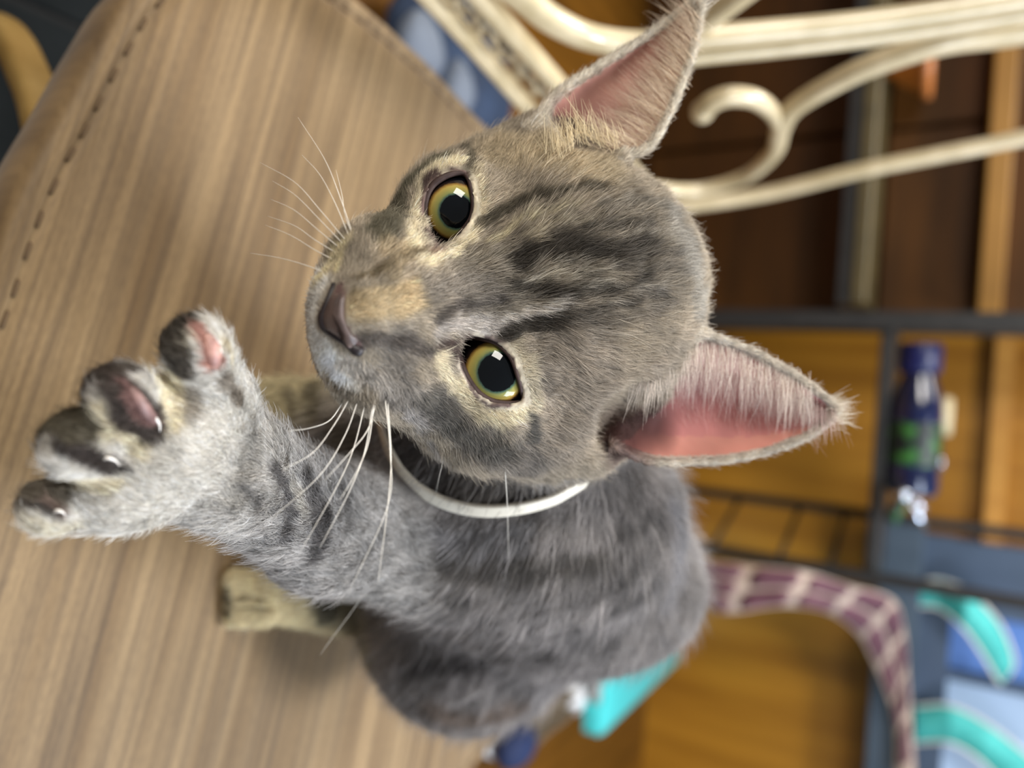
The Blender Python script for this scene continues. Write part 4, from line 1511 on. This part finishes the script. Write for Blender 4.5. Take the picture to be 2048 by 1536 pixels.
# ------------------------------------------------------------------ black metal rack by the wall
AY, BY = 1.62, 1.88
pa = on_y(1720, 640, AY); pc = on_y(1590, 1128, AY); pb = on_y(1590, 1008, BY)
xa, xc = pa[0], pc[0]
SHZ = on_y(1772, 900, AY)[2]
rack = empty('metal_rack', ((xa + xc) / 2, (AY + BY) / 2, 0), 'black metal rack standing against the ochre wall behind the cat', 'rack')
TOPZ = 1.25
for (x, y, w_) in ((xa, AY, 0.034), (pb[0], BY, 0.022), (xc, AY, 0.022), (xa - 0.01, BY, 0.022)):
    box('post', (x, y, TOPZ / 2), (w_, w_, TOPZ), M_dark, rack, bevel=0.002, seg=1)
zs = [on_y(1480, 1020, BY)[2], on_y(1600, 1034, BY)[2], on_y(1690, 1048, BY)[2], on_y(1300, 1000, BY)[2]]
for z_ in zs:
    a = np.array([pb[0], BY, z_]); b = np.array([xc, AY, z_])
    sweep('rung', np.array([a, b]), circ(0.0055, 8), M_dark, rack)
box('shelf', ((xa + xc) / 2, (AY + BY) / 2, SHZ - 0.012), (xc - xa + 0.03, BY - AY, 0.022), M_dark, rack, bevel=0.003, seg=1)
box('shelf', ((xa + xc) / 2, (AY + BY) / 2, 0.10), (xc - xa, BY - AY, 0.022), M_dark, rack, bevel=0.003, seg=1)
# things lying on the rack's shelf
M_navyg = simple('navy_glass', (10, 18, 46), (16, 26, 66), 20, rough=0.15, coat=0.6)
M_capb = simple('blue_cap', (10, 18, 66), (14, 24, 80), 20, rough=0.4)
M_green = simple('green_label', (10, 24, 26), (52, 112, 44), 26, lo=.5, hi=.62, rough=0.5)
M_beige = simple('beige_plastic', (190, 176, 140), (200, 186, 150), 30, rough=0.5)
M_steel = simple('steel', (200, 208, 220), rough=0.2, metal=1.0)
pz = lambda x, y, Y: on_y(x, y, Y)
bl = pz(1800, 690, AY + 0.03); br_ = pz(1800, 985, AY + 0.03)
Lb = br_[0] - bl[0]
btl = empty('bottle', (bl[0] + Lb / 2, AY + 0.03, SHZ), 'dark navy bottle with blue cap lying on the black rack', 'bottle')
RX = Matrix.Translation((bl[0], AY + 0.03, SHZ + 0.047)) @ Matrix.Rotation(math.pi / 2, 4, 'Y')
bm = bmesh.new(); lathe(bm, [(0, 0.03), (0.026, 0.03), (0.030, 0.06), (0.044, 0.10), (0.047, 0.13), (0.047, Lb - 0.01), (0.040, Lb), (0, Lb)], 24, RX)
bm_obj('bottle_body', bm, M_navyg, btl)
bm = bmesh.new(); lathe(bm, [(0, -0.005), (0.036, -0.004), (0.038, 0.002), (0.038, 0.05), (0.032, 0.055), (0, 0.055)], 24, RX)
bm_obj('cap', bm, M_capb, btl)
bm = bmesh.new(); lathe(bm, [(0.0474, 0.15), (0.0478, 0.152), (0.0478, Lb - 0.06), (0.0474, Lb - 0.058)], 24, RX)
bm_obj('label_band', bm, M_green, btl)
j0 = pz(1850, 830, AY + 0.03)
jar = empty('jar', (j0[0], AY + 0.145, SHZ), 'small beige lidded jar behind the navy bottle on the rack', 'jar')
JZ = pz(1905, 830, AY + 0.145)[2] - SHZ
bm = bmesh.new(); lathe(bm, [(0, 0.0), (0.034, 0.0), (0.036, 0.005), (0.036, JZ - 0.055), (0.03, JZ - 0.05), (0, JZ - 0.05)], 22, Matrix.Translation((j0[0], AY + 0.145, SHZ)))
bm_obj('jar_body', bm, M_navyg, jar)
bm = bmesh.new(); lathe(bm, [(0, JZ - 0.052), (0.039, JZ - 0.052), (0.040, JZ - 0.046), (0.040, JZ - 0.004), (0.036, JZ), (0, JZ)], 22, Matrix.Translation((j0[0], AY + 0.145, SHZ)))
bm_obj('lid', bm, M_beige, jar)
k0 = pz(1880, 925, AY + 0.155)
KZ = k0[2] - SHZ
pot = empty('pot', (k0[0], AY + 0.155, SHZ), 'dark round pot with bright knob beside the beige jar', 'pot')
bm = bmesh.new(); lathe(bm, [(0, 0), (0.035, 0), (0.052, 0.03), (0.055, KZ * 0.7), (0.045, KZ * 0.9), (0, KZ * 0.93)], 24, Matrix.Translation((k0[0], AY + 0.155, SHZ)))
bm_obj('pot_body', bm, simple('black_enamel', (18, 22, 30), rough=0.3), pot)
bm = bmesh.new(); lathe(bm, [(0, KZ * 0.9), (0.012, KZ * 0.92), (0.018, KZ * 1.0), (0.012, KZ * 1.08), (0, KZ * 1.1)], 18, Matrix.Translation((k0[0], AY + 0.155, SHZ)))
bm_obj('knob', bm, M_steel, pot)
c0 = pz(1806, 990, AY - 0.02); c1 = pz(1850, 1050, AY - 0.02); c2 = pz(1782, 1042, AY - 0.02)
cl = empty('clamp', tuple(c0), 'steel clamp with green grip hanging on the right end of the rack', 'clamp')
sweep('arm', np.array([c0, c1]), rrect(0.016, 0.010, 0.003), M_steel, cl, up=(0, -1, 0))
sweep('arm', np.array([c0, pz(1852, 1020, AY - 0.02)]), rrect(0.012, 0.010, 0.003), M_steel, cl, up=(0, -1, 0))
sweep('grip', np.array([c0 + (c2 - c0) * 0.25, c2]), circ(0.013, 12), M_green, cl)
bm = bmesh.new(); bmesh.ops.create_uvsphere(bm, u_segments=16, v_segments=10, radius=0.014); bmesh.ops.translate(bm, verts=bm.verts, vec=Vector(c0))
bm_obj('pivot', bm, M_steel, cl)

# ------------------------------------------------------------------ dark cabinet left of the rack
M_cab = simple('dark_brown_wood', (56, 32, 4), (72, 42, 7), 2.5, rough=0.55, spec=0.2, stretch=(1, 1, 7))
M_olive = simple('olive_wood', (62, 52, 24), (76, 64, 32), 5, rough=0.5, stretch=(7, 1, 1))
CY = 1.80
LY = CY - 0.20
cz1 = on_y(1688, 400, LY)[2]; cz2 = on_y(1716, 400, LY)[2]; cz3 = on_y(1746, 400, LY)[2]; cz4 = on_y(1968, 400, CY)[2]; cz5 = on_y(2016, 400, CY)[2]
cxr = xa - 0.03; cxl = -1.45
cab = empty('cabinet', ((cxl + cxr) / 2, 2.0, 0), 'dark brown wooden cabinet with black shelf line behind the chair back', 'cabinet')
box('carcass', ((cxl + cxr) / 2, 2.04, 0.6), (cxr - cxl, 0.40, 1.2), M_cab, cab, bevel=0.004, seg=1)
nd = 3
wdt = (cxr - cxl) / nd
for i in range(nd):
    cx_ = cxl + wdt * (i + 0.5)
    d1 = box('door', (cx_, CY + 0.028, cz1 / 2 + 0.02), (wdt - 0.01, 0.024, cz1 - 0.06), M_cab, cab, bevel=0.004, seg=1)
    d2 = box('door', (cx_, CY + 0.028, (cz3 + cz4) / 2), (wdt - 0.01, 0.024, cz4 - cz3 - 0.01), M_cab, cab, bevel=0.004, seg=1)
box('shelf_line', ((cxl + cxr) / 2, (LY + CY + 0.04) / 2, (cz1 + cz2) / 2), (cxr - cxl, CY + 0.04 - LY, cz2 - cz1), M_dark, cab)
box('ledge', ((cxl + cxr) / 2, (LY + CY + 0.04) / 2 - 0.005, (cz2 + cz3) / 2), (cxr - cxl, CY + 0.05 - LY, cz3 - cz2), M_olive, cab, bevel=0.003, seg=1)
M_ora = simple('orange_wood', (176, 122, 48), (190, 136, 58), 4, rough=0.45, stretch=(7, 1, 1))
box('top_board', ((cxl + cxr) / 2, CY + 0.0, (cz4 + cz5) / 2), (cxr - cxl, 0.10, cz5 - cz4), simple('amber_wood', (128, 88, 20), (140, 98, 28), 4, rough=0.45), cab, bevel=0.003, seg=1)
# amber bowl on the cabinet ledge
bp_ = on_y(1800, 120, CY - 0.10)
bh = on_y(1862, 150, CY - 0.19)[2] - cz3
bowl = empty('bowl', (bp_[0], CY - 0.10, cz3), 'amber brown bowl on the cabinet ledge behind the chair back', 'bowl')
bm = bmesh.new(); lathe(bm, [(0, 0.0), (0.03, 0.0), (0.033, 0.006), (0.052, bh * 0.35), (0.072, bh * 0.75), (0.080, bh - 0.016), (0.076, bh - 0.016), (0.066, bh * 0.7), (0.04, bh * 0.25), (0, bh * 0.2)], 32, Matrix.Translation((bp_[0], CY - 0.10, cz3)))
bm_obj('bowl_body', bm, simple('amber_glaze', (150, 84, 26), (170, 98, 34), 14, rough=0.3), bowl)
bm = bmesh.new(); lathe(bm, [(0.076, bh - 0.016), (0.083, bh - 0.016), (0.084, bh - 0.002), (0.080, bh), (0.076, bh - 0.002), (0.076, bh - 0.016)], 32, Matrix.Translation((bp_[0], CY - 0.10, cz3)))
bm_obj('rim', bm, simple('amber_rim', (180, 112, 60), rough=0.35), bowl)

# ------------------------------------------------------------------ window, its deep slate sill and the wall trim
SY = 2.12
sz0, sz1 = on_y(1738, 1400, SY)[2], on_y(1826, 1400, SY)[2]
sx0 = on_y(1830, 1050, SY)[0]
struct(box('trim_1', ((sx0 + 2.0) / 2, (SY + WALL_Y) / 2, (sz0 + sz1) / 2), (2.0 - sx0, WALL_Y - SY, sz1 - sz0), M_slate, bevel=0.004, seg=1))
tz0, tz1 = on_y(1976, 900, WALL_Y - 0.02)[2], on_y(2016, 900, WALL_Y - 0.02)[2]
struct(box('trim_2', ((xa + sx0) / 2 + 0.02, WALL_Y - 0.02, (tz0 + tz1) / 2), (sx0 - xa + 0.1, 0.04, tz1 - tz0), M_ora))
M_pane, nt3, b3 = mat_base('frosted_pane', (150, 170, 195), 0.3)
em = b3.inputs['Emission Color']; em.default_value = lin((150, 172, 200)); b3.inputs['Emission Strength'].default_value = 0.45
wx0 = sx0 + 0.03
wn = empty('window_1', ((wx0 + 2.0) / 2, WALL_Y - 0.02, sz1), None, None); wn['kind'] = 'structure'
jx1 = on_y(1950, 1225, WALL_Y - 0.05)[0]
px1 = on_y(1950, 1350, WALL_Y - 0.03)[0]
M_pane2, nt4, b4 = mat_base('blue_pane', (84, 118, 178), 0.3)
b4.inputs['Emission Color'].default_value = lin((84, 118, 178)); b4.inputs['Emission Strength'].default_value = 0.45
box('pane', ((jx1 + px1) / 2, WALL_Y - 0.03, (sz1 + 2.1) / 2), (px1 - jx1, 0.01, 2.1 - sz1), M_pane2, wn)
box('pane', ((px1 + 2.0) / 2, WALL_Y - 0.03, (sz1 + 2.1) / 2), (2.0 - px1, 0.01, 2.1 - sz1), M_pane, wn)
M_frame = simple('window_frame_paint', (58, 74, 94), (66, 82, 104), 8, rough=0.5)
for (x, w_) in (((wx0 + jx1) / 2, jx1 - wx0), (px1, 0.02), (2.0, 0.07)):
    box('window_frame', (x, WALL_Y - 0.05, (sz1 + 2.1) / 2), (w_, 0.06, 2.1 - sz1), M_frame, wn)
box('window_frame', ((wx0 + 2.0) / 2, WALL_Y - 0.055, sz1 + 0.035), (2.01 - wx0, 0.07, 0.07), M_frame, wn)
box('window_frame', ((wx0 + 2.0) / 2, WALL_Y - 0.055, 2.1), (2.01 - wx0, 0.07, 0.07), M_frame, wn)


# ------------------------------------------------------------------ ribbons
def ribbon(root, name, pts, wpx, Y, mat, edge_mat=None, n=60, thick=0.0016, wdir=(0, 1, 0)):
    q = catmull(np.array(pts, float), n)
    Ys = np.full(n, Y) if np.isscalar(Y) else np.interp(np.linspace(0, 1, n), np.linspace(0, 1, len(Y)), Y)
    w = np.array([on_y(x, y, yy) for (x, y), yy in zip(q, Ys)])
    return w


M_edge = simple('white_ribbon_edge', (206, 210, 206), (220, 222, 216), 60, rough=0.7)
M_teal = simple('turquoise_ribbon', (64, 176, 172), (80, 196, 190), 40, rough=0.7)


def strip(name, label, left, right, YL, YR, mat, parent_cat, edge=True, n=70, group=None):
    """a ribbon between two picture curves, at its own distance, 1.5 mm thick"""
    a = catmull(np.array(left, float), n); b = catmull(np.array(right, float), n)
    YL_ = np.interp(np.linspace(0, 1, n), np.linspace(0, 1, len(YL)), YL)
    YR_ = np.interp(np.linspace(0, 1, n), np.linspace(0, 1, len(YR)), YR)
    A = np.array([on_y(x, y, yy) for (x, y), yy in zip(a, YL_)])
    B = np.array([on_y(x, y, yy) for (x, y), yy in zip(b, YR_)])
    root = empty(name, tuple((A[0] + B[0]) / 2), label, parent_cat, group)
    V_, F_ = [], []
    for i in range(n):
        t = (A[min(i + 1, n - 1)] - A[max(i - 1, 0)])
        nr = np.cross(t, B[i] - A[i]); nr /= np.linalg.norm(nr) + 1e-9
        for s in (-1, 1):
            V_.append(A[i] + nr * s * 0.0012); V_.append(B[i] + nr * s * 0.0012)
    for i in range(n - 1):
        o, p = i * 4, i * 4 + 4
        F_ += [(o, o + 1, p + 1, p), (o + 2, p + 2, p + 3, o + 3), (o, p, p + 2, o + 2), (o + 1, o + 3, p + 3, p + 1)]
    F_ += [(0, 2, 3, 1), (n * 4 - 4, n * 4 - 3, n * 4 - 1, n * 4 - 2)]
    link_mesh('band', mesh_from('band', V_, F_), mat, root)
    if edge:
        for E_ in (A, B):
            sweep('edge_trim', E_, circ(0.0042, 8), M_edge, root)
    return root, A, B


strip('ribbon_loop', 'turquoise ribbon loop with white edges standing up before the blue window', [(1832, 1164), (1882, 1160), (1940, 1186), (1998, 1246), (2028, 1320), (2014, 1356)],
      [(1832, 1212), (1878, 1217), (1924, 1254), (1960, 1302), (1992, 1356), (2002, 1366)], [2.14, 2.12, 2.08, 2.10, 2.12, 2.14], [2.14, 2.12, 2.08, 2.10, 2.12, 2.14], M_teal, 'ribbon')
strip('ribbon_loop', 'second turquoise ribbon with white edges nearer the bottom corner of the picture', [(1830, 1412), (1902, 1412), (1984, 1454), (2084, 1534)],
      [(1830, 1486), (1898, 1486), (1956, 1518), (2024, 1588)], [2.14, 2.11, 2.11, 2.14], [2.14, 2.11, 2.11, 2.14], M_teal, 'ribbon')
M_plum = simple('plum_patch', (88, 52, 62), (104, 66, 78), 30, rough=0.8)
M_sc = simple('cream_scarf', (164, 144, 130), (186, 168, 154), 50, rough=0.85)
SL = [(1365, 1118), (1480, 1128), (1600, 1140), (1700, 1170), (1784, 1196), (1808, 1250), (1816, 1330), (1822, 1420), (1832, 1560)]
SR = [(1400, 1190), (1446, 1226), (1560, 1214), (1650, 1224), (1714, 1268), (1748, 1330), (1780, 1410), (1790, 1480), (1788, 1560)]
YS = [1.59, 1.59, 1.59, 1.64, 1.85, 2.04, 2.09, 2.09, 2.09]
sc_root, SA, SB = strip('scarf', 'patterned cream scarf with plum patches hanging over the slate sill', SL, SR, YS, [y + 0.0 for y in YS], M_sc, 'scarf', edge=False, n=90)
# plum patches: thin pieces sewn on the scarf's face, two to a row
for i0, i1, f0, f1 in [(3, 12, .03, .30), (3, 12, .36, .63), (3, 12, .70, .97), (14, 23, .05, .46), (14, 23, .54, .95), (25, 34, .05, .46), (25, 34, .54, .95), (36, 45, .05, .46), (36, 45, .54, .95),
                       (47, 56, .05, .46), (47, 56, .54, .95), (58, 66, .06, .46), (58, 66, .54, .94), (68, 76, .1, .5), (68, 76, .58, .92), (78, 86, .2, .8)]:
    V_, F_ = [], []
    for i in range(i0, i1 + 1):
        t = SA[min(i + 1, 89)] - SA[max(i - 1, 0)]
        nr = np.cross(t, SB[i] - SA[i]); nr /= np.linalg.norm(nr) + 1e-9
        if nr @ (CAM - SA[i]) < 0: nr = -nr
        k = min(1, (i - i0) / 1.0, (i1 - i) / 1.0) * 0.5 + 0.5
        m_, h_ = (f0 + f1) / 2, (f1 - f0) / 2 * k
        for s in (m_ - h_, m_ + h_):
            for l_ in (0.0008, 0.0028):
                V_.append(SA[i] + (SB[i] - SA[i]) * s + nr * l_)
    nn_ = i1 - i0 + 1
    for i in range(nn_ - 1):
        o, p = i * 4, i * 4 + 4
        F_ += [(o, p, p + 2, o + 2), (o + 1, o + 3, p + 3, p + 1), (o, o + 1, p + 1, p), (o + 2, p + 2, p + 3, o + 3)]
    F_ += [(0, 2, 3, 1), (nn_ * 4 - 4, nn_ * 4 - 3, nn_ * 4 - 1, nn_ * 4 - 2)]
    link_mesh('patch', mesh_from('patch', V_, F_), M_plum, sc_root)
print('done', round(time.time() - T0, 1))
